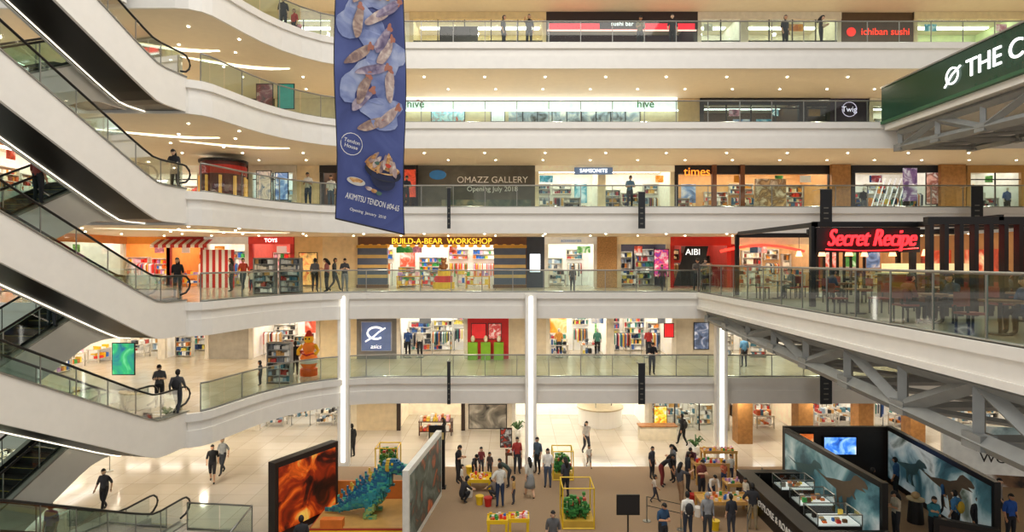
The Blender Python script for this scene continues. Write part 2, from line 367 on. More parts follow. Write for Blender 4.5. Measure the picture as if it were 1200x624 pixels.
# ---- L6
shop(6,104,285,'white',frame='#e0cfa8',glass=True); shop(6,285,392,'white',frame='#e4d4b0',glass=True); panel(6,392,480,M('#f4e8cf'))
shop(6,480,640,'dark',wall='#ecd4a4',frame='#e4d0a4',glass=True,style='empty'); framed(6,515,560,31,52,M('#2b2824'))
shop(6,640,817,'dark',wall='#3a1518',frame='#221a1a',header='#2a2122',hh=1.0,style='empty',light=.4)
mb=MB(); mb.box(-4.2,4.2,-.05,.02,0,.36,M('#f01c30',em=1.6)); mb.box(-4.3,4.3,-.06,.02,-.07,0,M('#ffc8c0',em=1.5)); mb.box(-1.3,1.3,-.1,.02,.02,.55,M('#151212')); mb.obj('illuminated_sign_strip',(X(728),YS-.2,14.9),bevel=.01)
text('sushi bar',.36,M('#ffffff',em=1.5),(X(728),YS-.34,15.2))
shop(6,817,872,'white',glass=True); shop(6,872,985,'white',wall='#e8dcc0',glass=True); panel(6,985,1070,M('#5a4632'))
text('ichiban sushi',.56,M('#ff3418',em=2.0),(X(1037),YS-.05,14.85)); 
mb=MB(); mb.cyl((0,0,0),.26,.05,M('#e8281c',em=1.4),20); o=mb.obj('round_logo_sign',(X(997),YS-.02,14.85)); o.rotation_euler=(math.radians(90),0,0)
shop(6,1070,1200,'book',wall='#cdd8a4',frame='#e4d8b4',style='mix')
# ---- L5
shop(5,104,292,'white',glass=True); panel(5,292,322,M('#2f2a28')); framed(5,300,320,98,132,poster(['#2a2226','#7a3340','#c9b9b0'],2,.3),y=31)
framed(5,325,345,98,128,M('#2f8f86',em=.4),y=31.2); panel(5,322,395,M('#f0e2c4'))
panel(5,395,475,M('#f4e8d0'))
panel(5,475,795,M('#eeddb8'),name='wall_panel',z1=2.1)
mb=MB(); mb.box(X(475),X(792),-.3,.3,0,.72,M('#eef6f4',em=1.0)); mb.box(X(475)-.05,X(792)+.05,-.36,-.3,-.08,0,M('#f4fbff',em=3)); o=mb.obj('lightbox_sign',(0,YS,10.25))
for u in (488,755): text('hive',.62,M('#1f8a3a'),(X(u),YS-.33,10.58),parent=o,ext=.02)
for u in (493,760): text('~',.9,M('#e06a1a'),(X(u),YS-.33,10.80),parent=o,ext=.02)
mb=MB()
for i in range(9):
    xx=X(596)+i*.85; mb.box(xx,xx+.8,-.05,.0,.2,1.9,poster(['#f2eadb','#a4b0ba','#3a342c'],1.5,.3,seed=i))
    mb.box(xx+.8,xx+.85,-.08,.0,0,2.0,DARK)
mb.obj('window_display',(0,YS,8.3)); framed(5,505,545,127,143,poster(['#e8f0f0','#9fd0d8','#c05a3a'],3,.4))
framed(5,575,592,127,143,M('#e8eef0',em=.5)); panel(5,795,820,M('#d9b98a'))
shop(5,820,940,'dark',wall='#5a3a20',frame='#1d1614',header='#1d1614',glass=True,hh=.35,light=.5)
shop(5,940,972,'dark',wall='#3a2620',frame='#1a1412',header='#241a18',glass=True,light=.5)
o=panel(5,972,1018,M('#2c1a36')); text('Twig',.45,M('#e6d8f0',em=1.0),(X(995),YS-.03,10.35),parent=o)
mb=MB(); mb.tube([(.42*math.cos(t*.35),0,.42*math.sin(t*.35)) for t in range(19)],.02,M('#d9c8e8',em=.8),6); mb.obj('ring_logo_sign',(X(995),YS-.05,10.35))
shop(5,1018,1200,'white',glass=True)
# ---- L4
shop(4,104,236,'book',glass=True,header='#f0e6d0')
mb=MB(); mb.cyl((0,0,0),1.1,2.55,M('#5a1414',.35),28); mb.cyl((0,0,1.9),1.14,.45,M('#a02018',em=.25),28); mb.cyl((0,0,2.55),1.2,.12,BLACK,28)
for i in range(10):
    a=2*math.pi*i/10; mb.bc((1.12*math.cos(a),1.12*math.sin(a),.3),(.12,.12,1.5),M('#d8a050',em=.5))
mb.obj('round_kiosk',(X(262,31.5),31.5,4.15))
shop(4,236,292,'dark',frame='#3b1a16'); shop(4,292,348,'white',wall='#e8eef0',glass=True)
framed(4,300,318,200,235,poster(['#4a6a8a','#e8d8c8','#2a2a2a'],2,.4),y=33.2); framed(4,322,338,202,235,poster(['#2a4a8a','#7a9ac8','#f0f0f0'],2,.4,seed=4),y=33.2)
panel(4,348,375,M('#ecd8b2'))
shop(4,375,490,'dark',wall='#6a4a34',frame='#241a16',header='#1c1614',htext='DINING',tcol='#ffd9a0',ts=.25,light=.5); framed(4,473,488,198,232,poster(['#8a2018','#d84a2a','#2a1010'],2,.4),y=34.0)
o=panel(4,490,627,poster(['#4c463c','#5a5448','#6b6456'],.8,.08),name='hoarding')
text('OMAZZ GALLERY',.52,WH,(X(577),YS-.02,6.25),parent=o); text('Opening July 2018',.40,WH,(X(577),YS-.02,5.72),parent=o)
mb=MB(); mb.ell((0,0,0),(.5,.02,.28),M('#2f6a98',em=.3),20,10); mb.obj('oval_logo_sign',(X(513),YS-.03,6.55)); 
mb=MB(); mb.box(-2.6,2.6,-.03,0,0,.8,poster(['#2f3c3a','#5a6458','#9a8c70'],1.2,.1,seed=9)); mb.box(-2.2,-.2,-.05,-.03,.15,.5,M('#8a7f6a')); mb.obj('hoarding_mural',(X(570),YS,4.3))
shop(4,627,705,'lugg',wall='#fbf4e4',frame='#ecdfbe',header='#f2e6c8',hh=.36,em=.1); shop(4,705,790,'lugg',wall='#fbf4e4',frame='#ecdfbe',header='#f2e6c8',hh=.36,em=.1)
mb=MB(); mb.box(-1.1,1.1,-.1,0,0,.4,M('#5f7390',em=.5)); o=mb.obj('illuminated_sign',(X(695),YS-.13,6.55)); text('SAMSONITE',.3,M('#ffffff',em=2),(X(695),YS-.25,6.75),parent=o)
shop(4,790,975,'book',wall='#d8a468',frame='#17120f',header='#17120f',hh=.5,em=.2,name='bookshop_front')
text('times',.7,M('#ff8a2c',em=1.8),(X(815),YS-.3,6.68),parent=None)
for u in (835,868): panel(4,u,u+5,M('#7a4522',.4),y=YS-.3,name='timber_pilaster')
mb=MB(); mb.box(-.9,.9,0,.1,0,2.2,poster(['#d8b07a','#7a5a3a','#e8d8b8'],2,.3)); mb.obj('poster_panel',(X(905),YS+.2,4.15))
panel(4,975,997,M('#a87844',.45,noise=.2,sc=5),y=YS-.5,name='timber_column')
shop(4,997,1103,'sport',wall='#d8d4cc',frame='#1d1d20',header='#1d1d20',em=.15)
mb=MB(); 
for i in range(6): mb.beam((-1.1+i*.3,-.3,.1),(-.6+i*.3,-.3,1.7),.05,M('#e8e8f0',em=.5))
mb.box(.7,1.5,-.34,-.28,.4,2.3,poster(['#dfe4e8','#7a5a8a','#3a3a5a'],2,.4)); mb.obj('window_graphic',(X(1040),YS,4.6))
framed(4,1085,1102,200,240,poster(['#e8b8a8','#8a4a3a','#f0e8e0'],2,.5,seed=3))
panel(4,1103,1132,M('#a87844',.45,noise=.2,sc=5),y=YS-.5,name='timber_column')
shop(4,1132,1200,'sport',wall='#e4e0d6',frame='#b58a50',em=.15,glass=True)
# ---- L3
shop(3,104,200,'toy',wall='#f29a4a',frame='#e8862a',header='#f0963a',em=.2); 
shop(3,196,240,'toy',wall='#f6ead0',frame='#c22a20',em=.2)
mb=MB()
for i in range(14):
    a=-1.6+i*.23; m_=RED if i%2 else WH
    mb.add([(a,0,.45),(a+.23,0,.45),(a+.23,-.7,.12),(a,-.7,.12),(a,-.7,-.05),(a+.23,-.7,-.05)],[(0,1,2,3),(3,2,5,4)],m_)
mb.obj('striped_awning',(X(218),YS-.13,2.35))
mb=MB()
for i in range(10):
    a=-.9+i*.18; mb.box(a,a+.18,-.05,0,0,2.2,RED if i%2 else WH)
mb.obj('striped_pillar',(X(258),YS-.15,0))
shop(3,240,292,'toy',wall='#f8efe2',frame='#f0ece4',header='#dcd8d0',em=.2); shop(3,292,345,'toy',wall='#d86a5a',frame='#c02820',header='#d83a30',htext='TOYS',ts=.3,em=.2)
panel(3,345,378,M('#e8c48c')); framed(3,350,372,296,335,poster(['#c8401f','#f0c070','#3a2a20'],2,.5)); panel(3,378,420,M('#e6cca0'))
o=shop(3,420,617,'toy',wall='#fbf4e6',frame='#6a3a1c',header='#6a4020',hh=.46,em=.2,name='toy_workshop_front',light=1.3)
text('BUILD-A-BEAR  WORKSHOP',.46,M('#f8c838',em=1.3),(X(518),YS-.18,2.68),parent=o,ext=.03)
mb=MB(); 
for i in range(20): mb.ell((-4.6+i*.484,0,0),(.16,.05,.1),M('#e8a838',em=.3),8,6)
mb.obj('scalloped_sign_trim',(X(518),YS-.16,2.42))
def stripepillar(u0,u1):
    mb=MB(); w_=X(u1)-X(u0)
    for i in range(13): mb.box(-w_/2,w_/2,-.25,.1,i*.19,i*.19+.19,M('#4f5a72',.5) if i%3 else M('#c8a868',.5))
    mb.box(-w_/2-.05,w_/2+.05,-.3,.12,0,.18,M('#6a4a2a')); mb.box(-w_/2-.05,w_/2+.05,-.3,.12,2.3,2.45,M('#d8a038'))
    mb.obj('striped_pillar',((X(u0)+X(u1))/2,YS-.15,0))
stripepillar(421,455); stripepillar(579,616)
mb=MB(); mb.cyl((0,0,0),.62,.35,M('#e8c020'),20); mb.cyl((0,0,.35),.5,.35,M('#d8332a'),20); mb.cyl((0,0,.7),.34,.3,M('#e8c020'),20)
mb.ell((0,0,1.22),(.19,.17,.24),M('#8a5a30'),12,8); mb.ell((0,0,1.55),(.16,.15,.15),M('#8a5a30'),12,8)
for s in (-1,1): mb.ell((s*.12,0,1.68),(.06,.04,.06),M('#8a5a30'),8,6); mb.ell((s*.2,-.06,1.25),(.06,.06,.13),M('#8a5a30'),8,6); mb.ell((s*.1,-.12,1.04),(.07,.1,.06),M('#8a5a30'),8,6)
mb.ell((0,-.13,1.52),(.07,.05,.05),M('#c89a60'),8,6); mb.obj('tiered_toy_display',(X(520,33.8),33.8,0))
for u in (480,560):
    mb=MB(); table(mb,0,0,0,1.4,.7,.7,M('#e8b020'),pal('toy',.1)); mb.obj('display_table',(X(u,34),34.0,0))
panel(3,617,638,M('#3c4250')); framed(3,620,634,297,320,M('#dfe8f4',em=1.0),y=YS-.08)
shop(3,638,700,'white',wall='#faf6ee',frame='#f2ede2',header='#ece8de',htext='accessories',tcol='#3a6a9a',ts=.26,em=.15,tem=.5,light=1.2)
panel(3,700,723,M('#b08450',.6,noise=.3,sc=14),name='stone_column',y=YS-.3)
shop(3,723,785,'sport',wall='#3a3440',frame='#e4d4b4',header='#e4cc9c',em=.15); framed(3,766,784,292,325,poster(['#2a4ac0','#d83a6a','#f0f0f0'],3,.5),y=34.3)
shop(3,785,856,'dark',wall='#a83428',frame='#c8281c',header='#c8281c',hh=.5,em=.15)
mb=MB(); mb.add([(-.9,0,0),(.6,0,0),(1.1,0,2.3),(-.2,0,2.3),(-.9,-.1,0),(.6,-.1,0),(1.1,-.1,2.3),(-.2,-.1,2.3)],[(0,1,2,3),(7,6,5,4),(0,4,5,1),(1,5,6,2),(2,6,7,3),(3,7,4,0)],BLACK); o=mb.obj('angled_sign_panel',(X(806),YS-.2,.1)); text('AIBI',.5,M('#ffffff',em=1),(X(810),YS-.33,2.05),parent=o)
shop(3,856,960,'book',wall='#d8ac78',frame='#a82018',header='#e8d8b4',em=.2)
mb=MB(); mb.tube([(-2.4+4.8*i/12,0,.35*math.sin(math.pi*i/12)) for i in range(13)],.08,M('#ff4030',em=2),8); mb.obj('curved_neon_sign',(X(890),YS-.4,2.1))
shop(3,960,1080,'dark',wall='#c89058',frame='#8a5a30',em=.2); shop(3,1080,1200,'book',wall='#d8a868',frame='#8a5a30',em=.2)
# ---- L2
shop(2,104,190,'white',em=.15); shop(2,190,245,'sport',em=.15); panel(2,245,292,M('#aaa498',.7,noise=.1)); 
framed(2,131,158,402,440,poster(['#1a5a8a','#2aa86a','#8ae0b0'],1.2,.8),y=27.5,name='digital_screen')
shop(2,292,375,'white',em=.15,light=1.2); panel(2,375,418,M('#ecdcb8'))
panel(2,418,465,M('#807f7e')); framed(2,423,459,377,412,M('#5c6c94',em=.35),frame=M('#a8acb8'))
mb=MB(); mb.tube([(.48*math.cos(.6+t*.3),0,.34*math.sin(.6+t*.3)+.12) for t in range(0,17)],.065,M('#ffffff',em=.8),6); mb.tube([(-.6,0,-.38),(-.15,0,-.1),(.2,0,.2),(.55,0,.42)],.05,M('#ffffff',em=.8),6); mb.obj('swirl_logo_sign',(X(441),YS-.14,-2.75))
text('asics',.34,M('#ffffff',em=.8),(X(441),YS-.12,-3.42),shear=.2)
shop(2,465,548,'sport',wall='#faf5ec',frame='#e2dccf',style='cloth',em=.15,light=1.35)
panel(2,548,596,M('#c01e22',em=.1)); framed(2,552,570,379,398,M('#d8262c',em=.3)); framed(2,572,588,379,398,poster(['#f0e8e0','#c0262c','#d8a090'],3,.4),)
mb=MB()
for i in range(3): mb.box(-1.1+i*.75,-.55+i*.75,-.4,-.1,0,1.0,M('#7aaa26',em=.1)); mb.ell((-.82+i*.75,-.25,1.2),(.12,.12,.2),M('#f0e8d0'),8,6)
mb.obj('display_plinths',(X(571),YS,-4.15))
panel(2,596,640,M('#e0d4bc')); shop(2,640,715,'sport',wall='#faf5ec',frame='#ebe3d4',style='mix',em=.15,light=1.35); shop(2,715,792,'sport',wall='#f8f0e2',frame='#ebe3d4',style='mix',em=.15,light=1.3)
framed(2,778,790,379,396,M('#e0262c',em=.5),y=34.2); panel(2,792,840,M('#d0c8b8')); framed(2,813,831,378,410,poster(['#2a2e3a','#5a6a8a','#e8e8f0'],2,.5))
shop(2,840,925,'white',em=.15); shop(2,925,1010,'sport',wall='#f0e6d2',em=.15); shop(2,1010,1105,'dark',wall='#c8ac80',em=.15); shop(2,1105,1200,'white',wall='#e4dccc',em=.15)
# ---- L1
shop(1,104,250,'white',em=.15); panel(1,250,300,M('#eee4d0')); shop(1,300,400,'white',em=.15); panel(1,400,418,M('#efe4cc')); panel(1,418,465,M('#dccaa8'))
shop(1,465,545,'dark',wall='#f4e8cc',frame='#3a2a20',em=.2,style='empty'); panel(1,545,600,M('#eee4d0')); framed(1,549,594,474,503,poster(['#2a2826','#8a8478','#d8d0c0'],1.2,.1))
mb=MB(); table(mb,0,0,0,1.9,.8,.8,M('#4a2a20'),pal('toy',.1)); mb.obj('display_table',(X(511,34),34,-8.3))
shop(1,600,760,'white',wall='#fcf8ee',frame='#f4eee2',em=.2,style='empty',light=1.3)
mb=MB(); mb.cyl((0,0,0),1.3,1.0,WH,36); mb.cyl((0,0,1.0),1.4,.08,M('#c8b898'),36); mb.cyl((0,0,1.9),.9,.2,WH,36); 
for a in range(3): mb.cyl((.7*math.cos(a*2.1),.7*math.sin(a*2.1),1.08),.03,.85,STEEL,8)
mb.obj('round_information_desk',(X(703,36.2),36.2,-8.3))
framed(1,766,782,476,502,poster(['#e83030','#f8d030','#f0f0f0'],3,.5),y=34); shop(1,760,850,'white',em=.15,glass=True); shop(1,850,935,'book',wall='#f4e4c4',em=.15); shop(1,935,1020,'white',em=.15); shop(1,1020,1110,'sport',em=.15); shop(1,1110,1200,'white',em=.15)
for u in (940,1010,1070,870):
    mb=MB(); mb.box(-.4,.4,-.4,.4,0,2.9,M('#a87844',.45,noise=.2,sc=5)); mb.obj('timber_column',(X(u,32.5),32.5,-8.3))
# ------------------------------------------------------------ racks & statue on galleries
x,y=fl(328,449,2); mb=MB(); shelf(mb,-.55,.55,.2,0,1.9,.4,6,pal('white',.05),M('#b0b0ac',.4,.2)); mb.obj('product_display_rack',(x,y,L[2]+.005))
for (u,y) in ((311,28.3),(341,28.9)):
    mb=MB(); shelf(mb,-.5,.5,.2,0,1.7,.4,6,pal('white',.05),M('#9d9d98',.4,.2)); mb.obj('product_display_rack',(X(u,y),y,.005))
x,y=fl(362,440,2); mb=MB(); mb.cyl((0,0,0),.42,.35,M('#e0601a'),24); mb.ell((0,0,.75),(.42,.42,.5),M('#f07820',em=.1),20,12); mb.tube([(0,0,.62),(0,0,.82)],.435,WH,20); mb.ell((0,0,1.38),(.3,.3,.33),M('#f08028',em=.1),20,12); mb.ell((0,0,1.8),(.24,.24,.24),M('#f0b51c',em=.1),16,10); mb.cyl((0,0,1.95),.2,.28,M('#d83020'),16,.08)
for sx in (-1,1): mb.tube([(sx*.3,0,1.5),(sx*.5,-.1,1.25),(sx*.42,-.3,1.1)],[.1,.08,.09],M('#f0b51c',em=.1),8); mb.ell((sx*.09,-.22,1.84),(.04,.03,.05),BLACK,8,6)
mb.tube([(-.3,-.1,1.1),(0,-.42,1.05),(.3,-.1,1.1)],.05,RED,8); mb.obj('mascot_statue',(x,y,-4.15))
# ------------------------------------------------------------ right: L3 dining platform with truss
mb=MB(); mb.box(9.05,18,4,YE-.15,-.75,0,WHITE); mb.box(9.0,18,4,YE-.15,-.02,.02,M('#7b6d5a')); mb.box(8.98,9.05,4,YE-.15,-.2,.03,WHITE); mb.box(8.98,9.05,4,YE-.15,-.78,-.62,WHITE); mb.obj('floor_platform')
railing([(9.15,YE-.1),(9.15,4.2)],0,1.35,GLASSG,step=1.5)
def truss(x,ya,yb,zt,za,zb,n,name,w_=.24,x2=None):
    mb=MB(); dy=(yb-ya)/n
    zbm=lambda i: za+(zb-za)*i/n
    mb.beam((x,ya,zt),(x,yb,zt),w_,TRUSS); mb.beam((x,ya,za),(x,yb,zb),w_,TRUSS)
    for i in range(n+1):
        y=ya+dy*i; mb.beam((x,y,zt),(x,y,zbm(i)),w_*.7,TRUSS)
        mb.bc((x,y,zbm(i)-.16),(w_*1.25,.5,.32),TRUSS)
        if i<n:
            if i%2: mb.beam((x,y,zt),(x,y+dy,zbm(i+1)),w_*.9,TRUSS)
            else: mb.beam((x,y,zbm(i)),(x,y+dy,zt),w_*.9,TRUSS)
        if x2: mb.beam((x,y,zbm(i)),(x2,y,zbm(i)),w_*.6,TRUSS); 
        if x2 and i<n: mb.beam((x,y,zbm(i)),(x2,y+dy,zbm(i+1)),w_*.4,TRUSS)
    mb.obj(name)
truss(9.4,28.4,5,-.88,-1.2,-2.4,10,'steel_truss',.28,12.2); truss(12.3,28.4,5,-.88,-1.2,-2.4,10,'steel_truss',.22); truss(16.5,28.4,5,-.88,-1.2,-2.4,10,'steel_truss',.22)
# L5 platform
mb=MB(); mb.box(18.1,33,6,YE-.15,7.9,8.3,WHITE); mb.obj('floor_platform')
mb=MB(); mb.box(17.95,18.1,6,YE-.15,8.3,9.95,M('#0f3a25',.25,em=.08)); mb.box(17.9,18.15,6,YE-.15,8.18,8.32,M('#2a5a38')); mb.box(17.9,18.15,6,YE-.15,9.93,10.0,STEEL); o=mb.obj('signboard')
text('THE COFFEE',1.0,M('#ffffff',em=1.8),(17.93,23.6,9.1),xd=(0,-1,0),parent=o,align='LEFT',ext=.02,sx=.95)
mb=MB(); mb.tube([(0,.32*math.cos(t*.35),.32*math.sin(t*.35)) for t in range(19)],.04,M('#ffffff',em=1.5),6); mb.tube([(0,.42,-.38),(0,0,.05),(0,-.45,.28)],.04,M('#ffffff',em=1.5),6); mb.obj('ring_logo_sign',(17.9,24.3,9.1))
truss(18.6,28.6,6,7.75,7.0,6.2,9,'steel_truss',.28,22); truss(22.1,28.6,6,7.75,7.0,6.2,9,'steel_truss',.24)
# restaurant pergola on L3 platform
mb=MB()
for i in range(13): mb.box(11.75+i*.42,11.87+i*.42,16.8,17.0,.02,2.6,BLACK)
for i in range(9): mb.box(13.4+i*.3,13.47+i*.3,26.8,26.92,.02,2.6,BLACK)
mb.box(10.2,17.6,20.2,20.36,2.72,2.9,BLACK); mb.box(10.2,17.6,27,27.14,2.62,2.82,BLACK); mb.box(11.7,17.6,16.8,17.0,2.6,2.82,BLACK); mb.box(11.7,17.6,23.6,23.74,2.62,2.82,BLACK)
for (x,ya) in ((10.2,20.2),(13.7,16.8),(17.5,16.8)): mb.box(x,x+.14,ya,27,2.72,2.88,BLACK)
for (x,y) in ((10.2,20.2),(10.2,27),(17.5,17),(17.5,20.5),(17.5,27),(13.8,20.5)): mb.box(x-.08,x+.08,y,y+.16,.02,2.75,BLACK)
mb.box(17.65,17.8,10.3,27,.02,2.6,M('#b07a48',em=.1))
for i in range(6): mb.box(17.58,17.64,11.5+i*2.5,13.2+i*2.5,1.0,2.0,poster(['#f0d8a8','#c8482a','#5a2418'],1.2,.4,seed=i))
mb.box(13.9,17.4,20.5,20.6,.02,1.1,M('#5a3222'))
for i in range(6): mb.cyl((12.3+(i%2)*2.8,21.8+(i//2)*1.9,1.75),.14,.24,M('#ffb07a',em=3),14,.08); mb.cyl((12.3+(i%2)*2.8,21.8+(i//2)*1.9,1.99),.01,.7,BLACK,6)
o=mb.obj('restaurant_pergola')
for (x,y) in ((14.5,18.5),(14.5,20),(12,24.5),(15.5,24)): spot(x,y,2.55,130,(1,.80,.58))
mb=MB(); mb.box(-1.75,1.72,0,.06,-.42,.42,M('#1a1414')); o=mb.obj('neon_sign_board',(12.0,20.08,2.28))
text('Secret Recipe',.80,M('#ff2a30',em=2.6),(12.0,19.95,2.32),parent=o,ext=.05,sx=.66,shear=.35)
mb=MB(); mb.tube([(10.5,20.0,1.96),(11.6,20.0,1.91),(12.6,20.0,1.93),(13.6,20.0,2.0)],.02,M('#ff2a30',em=2.6),6); mb.obj('neon_underline')
def cafe_set(x,y,z=.02):
    mb=MB(); mb.cyl((0,0,0),.22,.03,DARK,14); mb.cyl((0,0,.03),.035,.67,DARK,8); mb.cyl((0,0,.7),.38,.04,M('#8a5a34'),20); mb.obj('cafe_table',(x,y,z))
    for s in (-1,1):
        mb=MB(); 
        for a in (-.18,.18):
            for b in (-.18,.18): mb.bc((a,b,0),(.035,.035,.43),DARK)
        mb.box(-.21,.21,-.21,.21,.43,.48,M('#9a3a2a'))
        for a in (-.18,.18): mb.bc((a,.2,.48),(.035,.035,.42),DARK)
        mb.box(-.21,.21,.18,.22,.62,.9,M('#9a3a2a')); mb.obj('dining_chair',(x+s*.62,y,z),-s*math.pi/2)
for (x,y) in ((10.5,15),(10.2,17.6),(13.2,15.4),(13.2,18.6),(12.4,22.1),(10.9,24.5),(12.9,25.2),(13,11.9),(15.7,18.3),(10.3,12.6)): cafe_set(x,y)
mb=MB(); mb.box(-1.6,1.6,-.4,.4,0,1.05,M('#6a4228')); mb.box(-1.65,1.65,-.45,.45,1.05,1.1,M('#d8c8a8')); mb.box(-1.5,1.5,-.35,.3,1.1,1.45,M('#ffe2a8',em=.6)); mb.obj('service_counter',(15.6,22.5,.02))
# ------------------------------------------------------------ hanging banners
bl=Vector((-4.29,14.5,0)); br=Vector((-2.79,15.5,0)); mb=MB(); NX,NZ=10,30; vs=[]
def bpos(a,b):
    p=bl.lerp(br,a); zb=2.61-.35*a; z_=zb+(9.6-zb)*b
    return Vector((p.x+.03*math.sin(b*9+a*3),p.y+.05*math.sin(a*5+b*6),z_))
for j in range(NZ+1):
    for i in range(NX+1): vs.append(bpos(i/NX,j/NZ))
BB=poster(['#303a6c','#424e88','#56639c'],.6,.06); mb.add(vs,[(j*(NX+1)+i,j*(NX+1)+i+1,(j+1)*(NX+1)+i+1,(j+1)*(NX+1)+i) for j in range(NZ) for i in range(NX)],BB,True)
nrm=Vector((1,-1.5,0)).normalized()
xh=(br-bl).normalized()
def blob(cx,cz,ra,rb,mat,ang=0,n=24,lift=.03,wob=.1,ph=0):
    vs=[]
    for i in range(n):
        t=2*math.pi*i/n; rr=1+wob*math.sin(3*t+ph)+wob*.5*math.sin(5*t+ph*2)
        da=ra*rr*math.cos(t);db=rb*rr*math.sin(t); px=cx+da*math.cos(ang)-db*math.sin(ang); pz=cz+da*math.sin(ang)+db*math.cos(ang)
        vs.append(bpos(min(max(px/1.803,.012),.988),min(pz/7.1,.995))+nrm*lift)
    mb.add(vs,[list(range(n))],mat)
PALE=[poster(['#56659a','#8692bc','#b4bcd4'],1.4,.06,seed=s) for s in range(2)]
FD=[poster(c,4,.05,seed=s) for s,c in enumerate((['#6a5458','#a08478','#cdb8a4'],['#8a7478','#b8a098','#dccfc2'],['#5c5070','#8a7c94','#c0b0b4']))]
GRN=M('#4a6a5c',.6); TAN=poster(['#8a5a34','#c08a50','#e4c48c'],6,.06)
lf=.02
for (cx,cz,ra,rb,an,k) in [(1.05,5.9,.75,.42,.7,0),(.6,5.0,.6,.45,.2,1),(1.2,4.4,.6,.5,-.3,0),(.8,3.5,.7,.5,.4,1),(1.2,2.9,.5,.4,.2,0)]:
    blob(cx,cz,ra,rb,PALE[k],an,lift=lf,wob=.18,ph=cx*5); lf+=.003
for i in range(13):
    a=.55+.9*(i%5)/4+.15*math.sin(i*2.1); cz=2.55+.27*i; cx=.95+.42*math.sin(i*1.9); lf+=.002
    blob(cx,cz,.42,.115,FD[i%3],a,lift=lf,wob=.08,ph=i)
    lf+=.002; blob(cx+.40*math.cos(a),cz+.40*math.sin(a),.10,.075,M('#b0705c',.6),a+.5,lift=lf,wob=.25,ph=i)
for i in range(5): lf+=.002; blob(.45+.28*i,5.9+.12*math.sin(i*2),.16,.13,(TAN,GRN,FD[1])[i%3],i,lift=lf,wob=.12,ph=i)
blob(1.2,1.42,.50,.24,M('#11162e'),0,lift=.10,wob=0); blob(1.2,1.22,.34,.26,M('#1a2144'),0,lift=.098,wob=0); blob(1.2,1.50,.46,.14,TAN,0,lift=.103,wob=.03)
for i in range(9): blob(.88+.08*i,1.62+.1*math.sin(i*1.3+.5),.2,.06,(TAN,FD[0],FD[1])[i%3],.7+.12*i,lift=.106+.001*i,wob=.1,ph=i)
blob(1.35,1.60,.08,.05,M('#c8402a'),0,lift=.118); blob(1.05,1.6,.07,.045,GRN,.3,lift=.118)
blob(.45,1.02,.24,.10,M('#d0cbc2'),0,lift=.10,wob=0); blob(.45,1.04,.17,.065,TAN,0,lift=.103); 
for i in range(3): blob(.78+.14*i,.92-.03*i,.09,.05,(FD[1],TAN,GRN)[i],0,lift=.105)
for a_ in (0,1): mb.tube([bpos(a_,j/NZ) for j in range(NZ+1)],.012,DARK,5)
mb.tube([bpos(0,0),bpos(1,0)],.02,DARK,6); mb.tube([bpos(0,1),bpos(.5,1)+Vector((0,0,.02)),bpos(1,1)],.04,STEEL,6)
for a_ in (.15,.85): mb.tube([bpos(a_,1),bpos(a_,1)+Vector((0,0,11))],.008,STEEL,5)
o=mb.obj('hanging_banner'); xd=(br-bl)+Vector((0,0,-.35)); 
cp=lambda a,b: tuple(bpos(a,b)+nrm*.08)
text('AKIMITSU TENDON #04-65',.21,WH,cp(.5,.085),xd=xd,parent=o,ext=.002,sx=.56)
text('Opening  January  2018',.10,WH,cp(.42,.042),xd=xd,parent=o,ext=.002)
mb=MB(); c=bpos(.2,.27)+nrm*.1; mb.tube([c+xh*.27*math.cos(t*.33)+Vector((0,0,.27*math.sin(t*.33))) for t in range(20)],.009,WH,5); mb.obj('round_emblem',parent=o); text('Tendon\nHouse',.13,WH,tuple(c),xd=xd,parent=o,ext=.002)
def flag(u,v0,v1,y,wpx=14,mat=None):
    x=X(u,y); z1=EYE-(v0-HZ)*y/F; z0=EYE-(v1-HZ)*y/F; w_=wpx*y/F; mb=MB()
    mb.box(-w_/2,w_/2,-.01,.01,0,z1-z0,mat or M('#1a1d22')); mb.tube([(-w_/2-.05,0,z1-z0),(w_/2+.05,0,z1-z0)],.02,STEEL,6); mb.tube([(-w_/2,0,0),(w_/2,0,0)],.015,STEEL,6)
    mb.tube([(-w_/2,0,z1-z0),(-w_/2,.25,z1-z0),(-w_/2,(28.98-y)+.15,z1-z0)],.012,STEEL,5)
    for q in range(4): mb.box(-w_/5,w_/5,-.014,-.01,.2+q*.25,.26+q*.25,M('#6a675e'))
    mb.obj('hanging_flag',(x,y,z0))
for (u,a,b,w_) in ((968,222,268,14),(1145,218,265,14),(752,426,474,8),(968,440,474,14),(752,225,268,8)): flag(u,a,b,28.4,w_)
for (u,a,b) in ((526,424,474),(526,220,268)): flag(u,a,b,28.4,4)
# ------------------------------------------------------------ ground floor exhibition
def wall2(p0,p1,h,t,mat,face,name,fz0=.25,fz1=.2,side=1):
    p0=Vector(p0);p1=Vector(p1);d=p1-p0;l=d.length;rot=math.atan2(d.y,d.x); mb=MB()
    mb.box(0,l,-t/2,t/2,0,h,mat)
    for s in ([side] if side else [1,-1]): 
        y=s*t/2; mb.box(.15,l-.15,min(y,y+s*.02),max(y,y+s*.02),fz0,h-fz1,face)
    return mb.obj(name,(p0.x,p0.y,-8.28),rot)
LAVA=poster(['#120807','#3a120a','#9a2c0c','#e8661c','#ffd060'],1.1,.3); 
wall2((-8.45,21.0),(-7.0,23.6),2.75,.35,M('#2a1e1a'),LAVA,'exhibition_panel',side=-1)
wall2((-3.6,20.2),(-3.05,25.0),2.75,.22,M('#e4e4dc'),poster(['#8a928c','#5f6f68','#3a4440','#c8683a'],1.1,.06,seed=5),'exhibition_panel',side=0)
